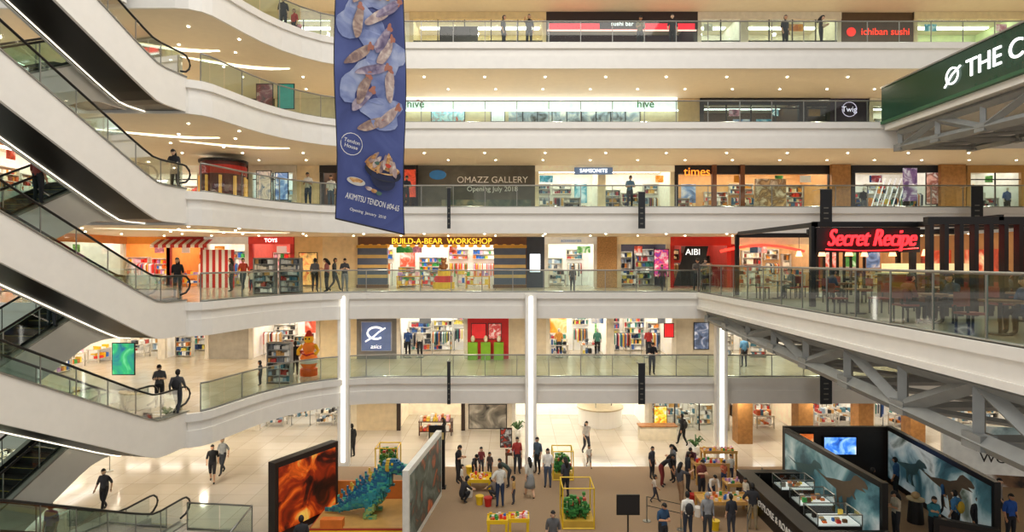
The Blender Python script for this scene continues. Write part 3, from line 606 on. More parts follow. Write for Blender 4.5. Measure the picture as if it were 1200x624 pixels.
mb=MB(); mb.box(-.35,.35,-.03,.03,0,2.7,BLACK); mb.box(-.3,.3,-.035,-.03,2.1,2.4,M('#c8b070')); mb.box(-.4,.4,-.2,.2,0,.05,BLACK); mb.obj('standing_banner',(X(512,25.9),25.9,-8.28))
mb=MB(); mb.box(-1.9,1.5,-1.5,1.3,0,.28,M('#a83a20')); mb.box(-1.9,1.5,-1.55,-1.5,.05,.22,YEL); mb.box(-1.9,1.5,1.2,1.3,.28,1.0,M('#c8702c',em=.05)); mb.box(-1.5,-.7,-1.5,-1.2,.28,.6,M('#e0782a')); mb.box(-1.85,1.45,-1.45,1.15,.28,.3,M('#c89a54')); mb.obj('display_plinth',(-5.35,22.8,-8.28),bevel=.01)
caps=[((-1.7,0,.12),(-1.1,0,.22),.05,.13),((-1.1,0,.22),(-.35,0,.6),.14,.34),((-.35,0,.62),(.2,0,.85),.36,.46),((.2,0,.85),(.55,0,1.3),.44,.32),((.55,0,1.3),(.72,0,1.75),.27,.2),((.72,0,1.85),(1.0,0,1.88),.23,.2),((1.0,0,1.86),(1.38,0,1.76),.18,.12),((.95,0,1.66),(1.28,0,1.56),.1,.07),
 ((0,.3,.7),(.18,.38,.4),.22,.17),((.18,.38,.4),(0,.38,.1),.14,.11),((0,.38,.08),(.3,.38,.06),.11,.1),((0,-.3,.7),(.18,-.38,.4),.22,.17),((.18,-.38,.4),(0,-.38,.1),.14,.11),((0,-.38,.08),(.3,-.38,.06),.11,.1),
 ((.5,.28,1.2),(.85,.32,1.0),.1,.06),((.5,-.28,1.2),(.85,-.32,1.0),.1,.06)]
for i in range(10):
    t=i/9; x_=-1.1+1.55*t; z_=.42+1.2*t+.14*math.sin(t*3); caps.append(((x_,0,z_),(x_-.12,0,z_+.26),.09,.02))
def inside(p):
    for a,b,ra,rb in caps:
        ax,ay,az=a; d=(b[0]-ax,b[1]-ay,b[2]-az); q=(p[0]-ax,p[1]-ay,p[2]-az); dd=d[0]**2+d[1]**2+d[2]**2
        t=max(0,min(1,(q[0]*d[0]+q[1]*d[1]+q[2]*d[2])/dd)); r=ra+(rb-ra)*t
        if (q[0]-d[0]*t)**2+(q[1]-d[1]*t)**2+(q[2]-d[2]*t)**2<r*r: return True
    return False
V=.07; G={(i,j,k) for i in range(-26,22) for j in range(-9,10) for k in range(0,32) if inside((i*V,j*V,k*V+V/2))}
mb=MB(); DC=[M('#2f8f9a',.35),M('#2a7f8c',.35),M('#1f6286',.35),M('#4aa890',.35),M('#c8a83a',.35)]
N6=[((1,0,0),[(1,0,0),(1,1,0),(1,1,1),(1,0,1)]),((-1,0,0),[(0,0,0),(0,0,1),(0,1,1),(0,1,0)]),((0,1,0),[(0,1,0),(0,1,1),(1,1,1),(1,1,0)]),((0,-1,0),[(0,0,0),(1,0,0),(1,0,1),(0,0,1)]),((0,0,1),[(0,0,1),(1,0,1),(1,1,1),(0,1,1)]),((0,0,-1),[(0,0,0),(0,1,0),(1,1,0),(1,0,0)])]
for (i,j,k) in G:
    rr=random.Random(i//2*31+j//2*17+k*7).random(); hgt=k*V-(.3+.6*(i*V+1)); c=DC[2] if hgt>.0 and rr<.7 else (DC[0] if rr<.5 else DC[1] if rr<.8 else DC[3])
    if hgt<-.55 and rr<.75: c=M('#8fb06a',.35)
    if (i//2)%5==0 and hgt>.3: c=DC[4]
    for nb,q in N6:
        if (i+nb[0],j+nb[1],k+nb[2]) not in G: mb.add([((i+a)*V,(j+b-.5)*V,(k+cc)*V) for a,b,cc in q],[(0,1,2,3)],c)
for s in (-1,1): mb.ell((.95,s*.2,1.97),(.05,.03,.05),YEL,8,6)
mb.obj('brick_dinosaur',(-5.4,22.5,-7.98),math.radians(-4))
def frame_cube(x,y,w_,d,h,z=-8.28,plants=True,name='brick_plant_display'):
    mb=MB(); c=[(-w_/2,-d/2),(w_/2,-d/2),(w_/2,d/2),(-w_/2,d/2)]
    for i in range(4):
        a=c[i];b=c[(i+1)%4]
        mb.beam((*a,0),(*a,h),.035,YEL)
        for zz in (.03,h): mb.beam((*a,zz),(*b,zz),.035,YEL)
    mb.box(-w_/2,w_/2,-d/2,d/2,.0,.3,M('#c8a23a'))
    if plants:
        for i in range(44):
            px=random.uniform(-w_/2+.12,w_/2-.12);py=random.uniform(-d/2+.12,d/2-.12);hh=random.uniform(.15,.7)
            mb.cyl((px,py,.3),.02,hh,M('#2c6a2c'),6); mb.box(px-.09,px+.09,py-.09,py+.09,.3+hh*.5,.36+hh*.5,M('#2f7a34')); mb.box(px-.06,px+.06,py-.06,py+.06,.3+hh,.4+hh,M(random.choice(['#3f8a3c','#2f7a3a','#78983a','#b84a3a','#2f6f3f','#3f8a40'])))
    mb.obj(name,(x,y,z))
x,y=fl(678,622,1); frame_cube(x,y+.6,1.15,1.15,1.5)
x,y=fl(659,560,1); frame_cube(x,y,.9,.9,1.3); x,y=fl(455,553,1); frame_cube(x,y,1.0,.9,1.2,plants=True)
def playtable(u,v,w_,d,h,top,ps='toy',n=30,name='play_table'):
    x,y=fl(u,v,1); mb=MB(); mb.box(-w_/2,w_/2,-d/2,d/2,h-.08,h,top); mb.box(-w_/2,w_/2,-d/2,-d/2+.04,h,h+.06,top); mb.box(-w_/2,w_/2,d/2-.04,d/2,h,h+.06,top)
    for a in (-1,1):
        for b in (-1,1): mb.bc((a*(w_/2-.06),b*(d/2-.06),0),(.09,.09,h-.08),top)
    P=pal(ps,.02)
    for i in range(n):
        px=random.uniform(-w_/2+.08,w_/2-.15);py=random.uniform(-d/2+.08,d/2-.15); mb.box(px,px+.1,py,py+.07,h,h+random.choice([.05,.1,.15]),random.choice(P))
    return mb.obj(name,(x,y,-8.28),bevel=.006)
LW=M('#d4a45c',.5,noise=.12,sc=5)
playtable(848,603,2.0,1.0,.6,LW); playtable(832,566,1.5,.8,.9,LW); playtable(866,583,1.2,.7,.6,LW); playtable(842,551,1.6,.6,.9,LW)
playtable(562,574,1.0,.9,.5,YEL); playtable(583,632,.75,.6,.7,YEL); playtable(608,630,.75,.6,.7,YEL,'toy'); playtable(602,548,.8,.6,.7,M('#6a4a3a'))
def stool(u,v,mat):
    x,y=fl(u,v,1); mb=MB(); mb.cyl((0,0,0),.13,.3,mat,14,.16); mb.cyl((0,0,.3),.17,.05,mat,14); mb.obj('stool',(x,y,-8.28))
for (u,v,m_) in ((550,583,WH),(562,592,YEL),(572,594,RED),(818,606,WH),(884,604,YEL),(812,590,RED),(550,556,YEL),(838,622,YEL)): stool(u,v,m_)
x,y=fl(736,640,1); mb=MB(); mb.box(-.4,.4,-.03,.03,1.05,1.75,BLACK); mb.box(-.36,.36,-.035,-.03,1.1,1.7,M('#16161a')); mb.cyl((0,.02,0),.03,1.1,DARK,8); mb.cyl((0,.02,0),.22,.03,DARK,16); mb.obj('sign_stand',(x,y,-8.28))
framed(1,586,600,535-33,535,poster(['#e84a30','#2a2a2a','#f0f0f0'],3,.2),y=31.5,name='poster_stand')
def plant(u,v,h=1.6):
    x,y=fl(u,v,1); mb=MB(); mb.tube([(0,0,0),(0,0,.4)],[.15,.2],WH,16); mb.cyl((0,0,.37),.18,.02,M('#3a2a1c'),14)
    for i in range(16):
        a=i*2.4; r_=random.uniform(.25,.42); hh=h*random.uniform(.65,1); pts=[(0,0,.38),(r_*.35*math.cos(a),r_*.35*math.sin(a),hh*.75),(r_*.8*math.cos(a),r_*.8*math.sin(a),hh),(r_*1.25*math.cos(a),r_*1.25*math.sin(a),hh*.85)]
        mb.tube(pts,[.01,.03,.04,.008],M('#3f6a34',.5,noise=.2),5)
    mb.obj('potted_plant',(x,y,-8.28 if y<28.5 else -8.3))
plant(815,533,1.0); plant(607,512,.9)
mb=MB(); mb.box(-1.0,1.0,-.3,.3,0,.75,M('#ece2ca')); mb.box(-1.05,1.05,-.35,.35,.75,.8,WOOD); mb.obj('bench_counter',(X(770,33),33,-8.3))
# --- right hand booth
MUR=poster(['#dfe8e8','#a8c4c8','#5f8f98','#2f5a66','#284650'],.5,.15,seed=2)
wall2((12.2,26.6),(12.5,20.0),2.4,.2,BLACK,MUR,'exhibition_panel',side=0)
wall2((16.8,26.6),(16.1,19.8),2.5,.2,BLACK,poster(['#24404a','#4a7884','#b0c8cc','#e0e8e6','#5a6a5a'],.55,.15,seed=8),'exhibition_panel',side=0)
wall2((12.2,26.85),(16.9,26.85),2.4,.2,M('#26201e'),M('#2a2422'),'exhibition_panel',side=-1)
def dino_silhouette(mb,x0,z0,s,mat,y):
    pts=[(-1.7,.8),(-.9,.72),(-.4,.85),(.1,.95),(.45,1.1),(.6,1.3),(.75,1.38),(1.15,1.32),(1.3,1.2),(1.28,1.12),(1.0,1.08),(1.22,1.0),(.9,.97),(.72,.95),(.6,.75),(.72,.62),(.66,.58),(.5,.66),(.4,.55),(.25,.5),(.2,.28),(.32,.04),(.45,0),(.1,0),(.05,.25),(-.02,.45),(-.2,.3),(-.12,.04),(0,0),(-.3,0),(-.32,.3),(-.35,.55),(-.8,.6)]
    mb.add([(x0+p[0]*s,y,z0+p[1]*s) for p in pts],[list(range(len(pts)))],mat)
for (p0,p1,t) in (((12.2,26.6),(12.5,20.0),.2),((16.8,26.6),(16.1,19.8),.2)):
    p0=Vector(p0);p1=Vector(p1);d=(p1-p0).normalized(); n=Vector((d.y,-d.x)); rot=math.atan2(d.y,d.x); q=p0+n*(t/2+.03); mb=MB()
    for i,(qq,s) in enumerate(((1.9,.9),(4.4,1.15))): dino_silhouette(mb,qq,.6,s,M(('#4a6a6c','#6a5a48')[i],.6),0)
    mb.obj('mural_dinosaur_graphic',(q.x,q.y,-8.28),rot)
mb=MB(); mb.box(-.75,.75,-.05,.05,0,.85,BLACK); mb.box(-.7,.7,-.06,-.05,.05,.8,poster(['#1a3a8a','#3a7ad8','#8ab8f0','#f0f8ff'],2,1.3)); mb.obj('wall_screen',(14.6,26.62,-7.1))
mb=MB(); mb.box(-.35,.35,-.04,.04,0,1.2,BLACK); mb.box(-.31,.31,-.05,-.04,.05,1.15,poster(['#f0d8a0','#d86a2a','#3a1a14'],2,.9)); mb.obj('wall_screen',(13.1,26.62,-7.3))
wall2((14.4,20.4),(15.9,19.5),1.1,.2,M('#1e1a18'),M('#3a2c26'),'low_wall',side=-1)
mb=MB()
mb.box(9.5,10.0,19.4,24.9,0,1.0,BLACK); mb.box(9.5,12.0,24.9,25.3,0,1.0,BLACK); mb.box(9.4,12.2,19.0,19.4,0,1.1,BLACK); mb.box(9.45,10.05,19.4,24.9,1.0,1.04,M('#3a3632')); mb.obj('exhibition_counter',(0,0,-8.28))
text('EXPLORE & ROAR!',.3,WH,(10.7,18.97,-7.6))
text('EXPLORE & ROAR!',.34,WH,(9.47,21.6,-7.75),xd=(0,-1,0))
def case(x,y,w_,d,rot=0):
    mb=MB(); mb.box(-w_/2,w_/2,-d/2,d/2,0,.85,M('#2a2725')); mb.box(-w_/2+.05,w_/2-.05,-d/2+.05,d/2-.05,.85,.9,M('#e8ece8',em=.5))
    for s in (-1,1):
        mb.add([(-w_/2,s*d/2,.85),(w_/2,s*d/2,.85),(w_/2,s*d/2,1.25),(-w_/2,s*d/2,1.25)],[(0,1,2,3)],SGLASS)
        mb.add([(s*w_/2,-d/2,.85),(s*w_/2,d/2,.85),(s*w_/2,d/2,1.25),(s*w_/2,-d/2,1.25)],[(0,1,2,3)],SGLASS)
    for a in (-1,1):
        mb.beam((-w_/2,a*d/2,1.25),(w_/2,a*d/2,1.25),.03,STEEL); mb.beam((a*w_/2,-d/2,1.25),(a*w_/2,d/2,1.25),.03,STEEL)
        for b in (-1,1): mb.beam((a*w_/2,b*d/2,.85),(a*w_/2,b*d/2,1.25),.03,STEEL)
    for i in range(10):
        px=random.uniform(-w_/2+.1,w_/2-.2);py=random.uniform(-d/2+.1,d/2-.2); mb.box(px,px+.14,py,py+.1,.9,.9+random.uniform(.05,.2),random.choice(pal('toy' if i%2 else 'dark',.1)))
    mb.obj('glass_display_case',(x,y,-8.28),rot)
case(11.2,23.8,1.3,.8); case(11.2,22.3,1.3,.8); case(11.1,20.7,1.5,1.0)
for (x,y) in ((13.6,24.5),(15.2,22.5)):
    mb=MB(); mb.cyl((0,0,0),.28,.85,M('#2a2725'),20,.22); mb.cyl((0,0,.85),.3,.05,M('#c8b890'),20); mb.ell((0,0,1.02),(.16,.12,.13),M('#c8a878'),10,8); mb.obj('exhibit_pedestal',(x,y,-8.28))
mb=MB(); mb.box(0,4.6,0,.2,0,2.6,M('#ecebe2',em=.1)); mb.box(0,4.6,-.02,0,0,.5,poster(['#e8e4da','#7a5a40','#2c2622'],.8,.1,seed=6)); mb.box(0,4.6,-.02,0,2.2,2.6,poster(['#e8e6dc','#9ab0b0','#3a4a4a'],.8,.1,seed=11)); o=mb.obj('campaign_wall',(X(1105,26.5),26.5,-8.28),math.radians(-12))
text('JURASSIC\nWORLD',.58,M('#2a2622'),(X(1105,26.5)+2.35,25.85,-6.75),xd=(math.cos(-.21),math.sin(-.21),0),parent=o)
def stanchion_line(pts,name='barrier_rail'):
    mb=MB(); 
    for p in pts: mb.cyl((p[0],p[1],0),.025,.95,STEEL,8); mb.cyl((p[0],p[1],0),.15,.02,STEEL,14)
    for z_ in (.93,.6): mb.tube([(p[0],p[1],z_) for p in pts],.014,DARK,5)
    mb.obj(name,(0,0,-8.28))
stanchion_line([fl(758,612,1),fl(798,622,1)]); stanchion_line([fl(893,575,1),fl(886,600,1),fl(876,636,1)])
railing([(-11.9,21.9),(-9.4,21.6),(-9.2,19.5)],-8.3,1.0)
mb=MB(); mb.box(-.35,.35,-.03,.03,.9,1.5,M('#f0efe8')); mb.cyl((0,0.03,0),.02,.95,STEEL,8); mb.cyl((0,.03,0),.18,.02,STEEL,14); mb.obj('sign_stand',(X(128,28),28,-8.3))
# ------------------------------------------------------------ people
POSES={}
def base():
    return dict(pel=(0,0,.95),sp=(0,0,1.12),ch=(0,.01,1.29),nk=(0,.0,1.46),hd=(0,.02,1.53),
     shL=(-.165,0,1.385),elL=(-.21,-.03,1.12),wrL=(-.205,.06,.87),shR=(.165,0,1.385),elR=(.21,-.03,1.12),wrR=(.205,.06,.87),
     hpL=(-.085,0,.90),knL=(-.10,.02,.49),anL=(-.11,-.02,.09),toL=(-.13,.13,.035),hpR=(.085,0,.90),knR=(.10,.02,.49),anR=(.11,-.02,.09),toR=(.13,.13,.035))
def mk(name,**k): d=base(); d.update(k); POSES[name]=d
mk('stand')
mk('walk',knL=(-.09,.17,.5),anL=(-.09,.27,.1),toL=(-.1,.42,.06),knR=(.09,.0,.49),anR=(.09,-.27,.16),toR=(.1,-.15,.04),elL=(-.22,-.14,1.15),wrL=(-.22,-.1,.9),elR=(.22,.06,1.14),wrR=(.2,.24,.97))
mk('phone',elL=(-.22,.02,1.14),wrL=(-.08,.26,1.2),elR=(.22,.02,1.14),wrR=(.08,.26,1.2),hd=(0,.05,1.52))
mk('lean',ch=(0,.08,1.28),nk=(0,.12,1.44),hd=(0,.17,1.5),shL=(-.165,.08,1.38),shR=(.165,.08,1.38),elL=(-.22,.16,1.14),wrL=(-.12,.38,1.12),elR=(.22,.16,1.14),wrR=(.12,.38,1.12),knL=(-.1,-.0,.49),anL=(-.12,-.12,.09),toL=(-.13,.03,.035))
mk('reach',elR=(.24,.2,1.3),wrR=(.22,.44,1.36),knL=(-.1,.1,.5),anL=(-.1,.12,.09),toL=(-.12,.27,.035))
mk('hips',elL=(-.34,-.06,1.17),wrL=(-.18,.06,1.0),elR=(.23,.03,1.14),wrR=(.12,.25,1.12))
mk('bend',sp=(0,.1,1.08),ch=(0,.26,1.2),nk=(0,.38,1.3),hd=(0,.44,1.33),shL=(-.165,.32,1.24),shR=(.165,.32,1.24),elL=(-.2,.42,.98),wrL=(-.14,.52,.78),elR=(.2,.42,.98),wrR=(.14,.52,.78),pel=(0,-.06,.94),hpL=(-.085,-.06,.89),hpR=(.085,-.06,.89))
mk('sit',pel=(0,0,.53),sp=(0,.03,.7),ch=(0,.06,.88),nk=(0,.08,1.03),hd=(0,.11,1.09),shL=(-.165,.06,.97),shR=(.165,.06,.97),elL=(-.22,.12,.72),wrL=(-.12,.36,.72),elR=(.22,.12,.72),wrR=(.12,.36,.72),
  hpL=(-.09,.03,.5),knL=(-.12,.42,.5),anL=(-.12,.4,.09),toL=(-.13,.55,.035),hpR=(.09,.03,.5),knR=(.12,.42,.5),anR=(.12,.4,.09),toR=(.13,.55,.035))
mk('crouch',pel=(0,-.08,.36),sp=(0,0,.5),ch=(0,.1,.66),nk=(0,.16,.8),hd=(0,.2,.86),shL=(-.165,.12,.75),shR=(.165,.12,.75),elL=(-.22,.3,.58),wrL=(-.12,.46,.5),elR=(.22,.3,.58),wrR=(.12,.46,.5),
  hpL=(-.09,-.06,.33),knL=(-.16,.28,.46),anL=(-.14,.0,.09),toL=(-.16,.15,.035),hpR=(.09,-.06,.33),knR=(.16,.28,.46),anR=(.14,.0,.09),toR=(.16,.15,.035))
RAD=dict(pel=.16,sp=.14,ch=.165,nk=.058,hd=.052,sh=.078,el=.052,wr=.031,hp=.115,kn=.07,an=.046,to=.042)
BON=[('pel','sp','torso'),('sp','ch','torso'),('ch','nk','torso'),('nk','hd','skin'),('ch','shL','torso'),('ch','shR','torso'),('shL','elL','sleeve'),('shR','elR','sleeve'),('elL','wrL','fore'),('elR','wrR','fore'),
 ('pel','hpL','leg'),('pel','hpR','leg'),('hpL','knL','leg'),('hpR','knR','leg'),('knL','anL','calf'),('knR','anR','calf'),('anL','toL','shoe'),('anR','toR','shoe')]
_bc={}
def body(pose):
    if pose in _bc: return _bc[pose]
    J=POSES[pose]; names=list(J); me=bpy.data.meshes.new('sk'); me.from_pydata([J[n] for n in names],[(names.index(a),names.index(b)) for a,b,_ in BON],[])
    ob=bpy.data.objects.new('sk',me); bpy.context.collection.objects.link(ob); ob.modifiers.new('s','SKIN'); 
    sv=me.skin_vertices[0].data
    for i,n in enumerate(names):
        r=RAD[n if n in RAD else n[:2]]; sv[i].radius=(r,r*(.8 if n in('pel','sp','ch') else 1)); sv[i].use_root=(n=='pel')
    sb=ob.modifiers.new('b','SUBSURF'); sb.levels=1; sb.render_levels=1
    dg=bpy.context.evaluated_depsgraph_get(); dg.update(); em=bpy.data.meshes.new_from_object(ob.evaluated_get(dg))
    vs=[tuple(v.co) for v in em.vertices]; fs=[list(p.vertices) for p in em.polygons]; tg=[]
    for p in em.polygons:
        c=p.center; best=None
        for a,b,t in BON:
            A=Vector(J[a]);B=Vector(J[b]);d=B-A; q=max(0,min(1,(c-A).dot(d)/d.length_squared)); ds=(c-A-d*q).length-RAD[a if a in RAD else a[:2]]*.9
            if best is None or ds<best[0]: best=(ds,t)
        tg.append(best[1])
    bpy.data.objects.remove(ob); _bc[pose]=(vs,fs,tg); return _bc[pose]
SK=['#e0b494','#d09c78','#e8c0a0','#c08c68']
def person(x,y,z,face=0,pose='stand',top='#2a2a30',bot='#2b3040',hair='#15110f',h=1.68,longh=False,sleeve=False,shorts=False,skirt=None,bag=None,shoe='#2a2624',skin=None,hijab=None,name='person'):
    sk=M(skin or random.choice(SK),.6); T=M(top,.8,noise=.12,sc=9); B=M(bot,.8,noise=.12,sc=9); H=M(hair,.6); S=M(shoe,.5)
    vs,fs,tg=body(pose); J=POSES[pose]; mb=MB(); k=h/1.72; mb.T=Matrix.Scale(k,4)
    mats={'torso':T,'sleeve':T,'fore':T if sleeve else sk,'skin':sk,'leg':B,'calf':sk if (shorts or skirt) else B,'shoe':S}
    mb.v+=[tuple(mb.T@Vector(v)) for v in vs]
    for f,t in zip(fs,tg): mb.f.append(f); mb.m.append(mb.mi(mats[t])); mb.sm.append(True)
    hd=Vector(J['hd']); nk=Vector(J['nk']); c=hd+Vector((0,.025,.085)); child=h<1.3; hs=1.35 if child else 1
    tilt=math.atan2(hd.y-nk.y-.02,max(.03,hd.z-nk.z)); R=Matrix.Translation(c)@Matrix.Rotation(-min(.6,tilt),4,'X')@Matrix.Scale(hs,4); mb.T=Matrix.Scale(k,4)@R
    def jaw(p):
        f=1 if p[2]>-.1 else 1-.38*min(1,(-p[2]-.1)/.9); return (p[0]*f,p[1]*(f if p[1]<0 else (1+f)/2),p[2])
    mb.ell((0,0,0),(.076,.094,.118),sk,14,10,fn=jaw)
    mb.tube([(0,.088,.02),(0,.112,-.022),(0,.09,-.03)],[.008,.016,.008],sk,6)
    for s in (-1,1):
        mb.ell((s*.03,.084,.015),(.014,.009,.008),WH,8,6); mb.ell((s*.03,.091,.015),(.007,.005,.008),BLACK,6,5); mb.box(s*.03-.017,s*.03+.017,.084,.092,.033,.039,H); mb.ell((s*.077,-.005,0),(.012,.022,.032),sk,8,6)
    mb.ell((0,.08,-.055),(.024,.010,.008),M('#9a4a42'),8,5)
    hc=H if not hijab else M(hijab,.8)
    mb.ell((0,-.006,.012),(.088,.106,.126),hc,14,10,keep=lambda p:(p[2]>.38 or p[1]<(-.05 if not hijab else .45)) and p[2]>-.75)
    if longh or hijab: mb.tube([(0,-.05,.04),(0,-.085,-.08),(0,-.11,-.2),(0,-.125,-.3)],[.08,.085,.075,.04],hc,10)
    mb.T=Matrix.Scale(k,4)
    for s in 'LR':
        e=Vector(J['el'+s]);wv=Vector(J['wr'+s]); d=(wv-e).normalized(); sd=1 if s=='R' else -1
        side=d.cross(Vector((sd,0,0))).normalized() if abs(d.x)<.9 else Vector((0,0,1)); nrm_=d.cross(side).normalized()
        mb.tube([wv-d*.01,wv+d*.03,wv+d*.085],[.024,.036,.033],sk,8)
        for q in range(4):
            st=wv+d*.08+side*(q-1.5)*.019; ln=(.062,.075,.07,.052)[q]
            mb.tube([st,st+d*ln*.55+nrm_*.004,st+d*ln+nrm_*-.018],[.010,.009,.006],sk,5)
        tb=wv+d*.035-side*.028; mb.tube([tb,tb+d*.025-side*.025,tb+d*.055-side*.03],[.012,.010,.007],sk,5)
    if skirt:
        p=Vector(J['pel']); SM=M(skirt,.8,noise=.12); mb.tube([(p.x,p.y,p.z+.1),(p.x,p.y,p.z-.05),(p.x,p.y+.01,p.z-.28),(p.x,p.y+.01,p.z-.48)],[.125,.18,.215,.24],SM,14)
    if bag:
        c=Vector(J['ch']); mb.ell((c.x,c.y-.2,c.z-.1),(.15,.09,.22),M(bag,.7),12,8)
        for s in (-1,1): mb.tube([(s*.1,c.y-.14,c.z-.2),(s*.12,c.y-.02,c.z+.15),(s*.11,c.y+.15,c.z+.04),(s*.12,c.y+.12,c.z-.14),(s*.13,c.y-.12,c.z-.26)],.014,M(bag,.7),5)
    mb.T=None
    return mb.obj(name,(x,y,z+.002),math.radians(face))
def mannequin(x,y,z,top,bot,face=180):
    vs,fs,tg=body('stand'); mb=MB(); mb.v+=[tuple(v) for v in vs]; W_=M('#e8e4dc',.4); T=M(top,.8,em=.08); B=M(bot,.8,em=.08)
    for f,t in zip(fs,tg): mb.f.append(f); mb.m.append(mb.mi({'torso':T,'sleeve':T,'leg':B,'calf':B}.get(t,W_))); mb.sm.append(True)
    mb.ell((0,.03,1.62),(.075,.09,.115),W_,12,8); mb.cyl((0,0,-.0),.25,.03,STEEL,16); mb.obj('mannequin',(x,y,z+.005),math.radians(face))
for (u,lv,t,b) in ((478,2,'#2d4f8a','#1d1f24'),(492,2,'#e8e4dc','#2a2a30'),(655,2,'#e0a04a','#2a2e3a'),(700,2,'#4e8a7a','#1d1f24'),(760,2,'#b83b3b','#2a2a30'),(1012,4,'#1d1f24','#5b6067'),(1062,4,'#3d5f98','#1d1f24'),(1150,4,'#e8e4dc','#2a2a30'),(1180,4,'#3d5f98','#2a2a30')):
    mannequin(X(u,35.2),35.2,L[lv],t,b)
# facing: 0 = away from the viewer, 180 = towards
G1=[(249,566,dict(face=200,pose='walk',top='#1c1c20',bot='#26262c',shorts=True)),(261,556,dict(face=170,pose='walk',top='#9b9fa2',bot='#3c4048')),
(413,537,dict(face=60,pose='stand',top='#2a2a2c',bot='#1e1e22',sleeve=True)),(520,528,dict(face=90,pose='stand',top='#23252b',bot='#1b1b20',longh=True)),
(537,567,dict(face=250,pose='phone',top='#1a1a1e',bot='#303034')),(586,596,dict(face=10,pose='hips',top='#d9d6cc',bot='#2a3a58',h=1.75)),(606,556,dict(face=190,pose='stand',top='#b03a34',bot='#333640')),
(621,585,dict(face=20,pose='walk',top='#c9c4b8',bot='#55585c',longh=True,skirt='#8c8f90')),(642,572,dict(face=170,pose='stand',top='#f4f0e8',bot='#4c5a70',longh=True)),(687,533,dict(face=200,pose='walk',top='#efe9de',bot='#4a4a50',longh=True)),
(690,549,dict(face=190,pose='walk',top='#e6dfd0',bot='#8a8478',h=1.05,shorts=True)),(663,585,dict(face=30,pose='reach',top='#3a3c44',bot='#2a2c34',longh=True)),(776,571,dict(face=240,pose='bend',top='#26262a',bot='#7a2a2a',longh=True)),
(797,592,dict(face=300,pose='reach',top='#4a4a50',bot='#9a7a5c',longh=True)),(806,577,dict(face=270,pose='stand',top='#23262e',bot='#2a2a30')),(822,587,dict(face=200,pose='phone',top='#7a3a34',bot='#2c2c32')),
(834,592,dict(face=180,pose='bend',top='#e0dad0',bot='#3f4658',h=1.5)),(542,590,dict(face=300,pose='crouch',top='#2c2c30',bot='#242428')),(556,560,dict(face=200,pose='bend',top='#43454c',bot='#36363c',h=1.25)),
(574,560,dict(face=160,pose='stand',top='#5a4a44',bot='#3a3a3e',h=1.1)),(580,586,dict(face=60,pose='crouch',top='#6a6058',bot='#3a3a3c',h=1.4)),(541,575,dict(face=270,pose='stand',top='#e0dcd2',bot='#3a3c40',h=1.05)),
(596,572,dict(face=90,pose='bend',top='#3a4a44',bot='#36383c',h=1.4)),(806,634,dict(face=0,pose='stand',top='#f0ece2',bot='#2f3644',bag='#2a2a2e')),(829,634,dict(face=180,pose='stand',top='#8d8f92',bot='#3a3c40',hijab='#9fa2a6',sleeve=True)),
(564,556,dict(face=180,pose='stand',top='#8a3a3a',bot='#3a3a44',h=1.2)),(602,592,dict(face=80,pose='stand',top='#c8a060',bot='#4a4a54',h=1.1)),(630,556,dict(face=140,pose='stand',top='#4a5a6a',bot='#23252a')),(789,566,dict(face=100,pose='phone',top='#6a6a70',bot='#23252a',longh=True)),
(856,568,dict(face=180,pose='stand',top='#d8d4c8',bot='#3a4458',h=1.3)),(812,561,dict(face=150,pose='bend',top='#5a2a34',bot='#2a2a30')),(857,630,dict(face=10,pose='stand',top='#2a2c34',bot='#3a3c44',h=1.5)),(767,590,dict(face=260,pose='walk',top='#d8c8b8',bot='#3a3a44',h=1.1)),
(777,648,dict(face=200,pose='phone',top='#2a4a6a',bot='#2a2c30')),(353,668,dict(face=20,pose='stand',top='#2a2a2e',bot='#2a2a2e')),(648,660,dict(face=180,pose='stand',top='#5a5a5c',bot='#2a2a2e')),
(1068,580,dict(face=200,pose='stand',top='#1f2126',bot='#1c1c20')),(1088,584,dict(face=160,pose='phone',top='#3a4452',bot='#26262a',longh=True)),(1050,585,dict(face=40,pose='stand',top='#2c5a8a',bot='#23252a')),
(1108,612,dict(face=200,pose='walk',top='#2a5f9a',bot='#2a2a30')),(1120,632,dict(face=20,pose='stand',top='#4a86b8',bot='#2c2c30',bag='#d8b030')),(1094,640,dict(face=180,pose='reach',top='#2f7a8a',bot='#202024')),
(1146,640,dict(face=180,pose='stand',top='#232328',bot='#232328',sleeve=True)),(1170,614,dict(face=200,pose='walk',top='#8a8480',bot='#3a3c40')),(1184,636,dict(face=180,pose='stand',top='#1f4fa0',bot='#23252c')),
(1050,632,dict(face=90,pose='phone',top='#c8b8a0',bot='#2a2a2e',longh=True)),(1022,600,dict(face=300,pose='stand',top='#1a1a1d',bot='#1a1a1d',sleeve=True)),
(800,523,dict(face=30,pose='walk',top='#1c1e24',bot='#1c1e24',sleeve=True,bag='#2a2a2c')),(882,622,dict(face=340,pose='hips',top='#2c2c30',bot='#9a8a6c')),(764,562,dict(face=220,pose='stand',top='#43434a',bot='#23252c',h=1.45)),
(122,600,dict(face=180,pose='walk',top='#4a4a4e',bot='#26262a')),(60,648,dict(face=180,pose='stand',top='#6a4a80',bot='#26262a')),(848,573,dict(face=180,pose='reach',top='#c86a4a',bot='#3a4a6a',h=1.15)),(874,594,dict(face=120,pose='stand',top='#e0d8c4',bot='#4a5a7a',h=1.1))]
for u,v,k in G1:
    x,y=fl(u,v,1); person(x,y,L[1]+(.02 if (x>-8.6 and y<28.5) else 0),**k)
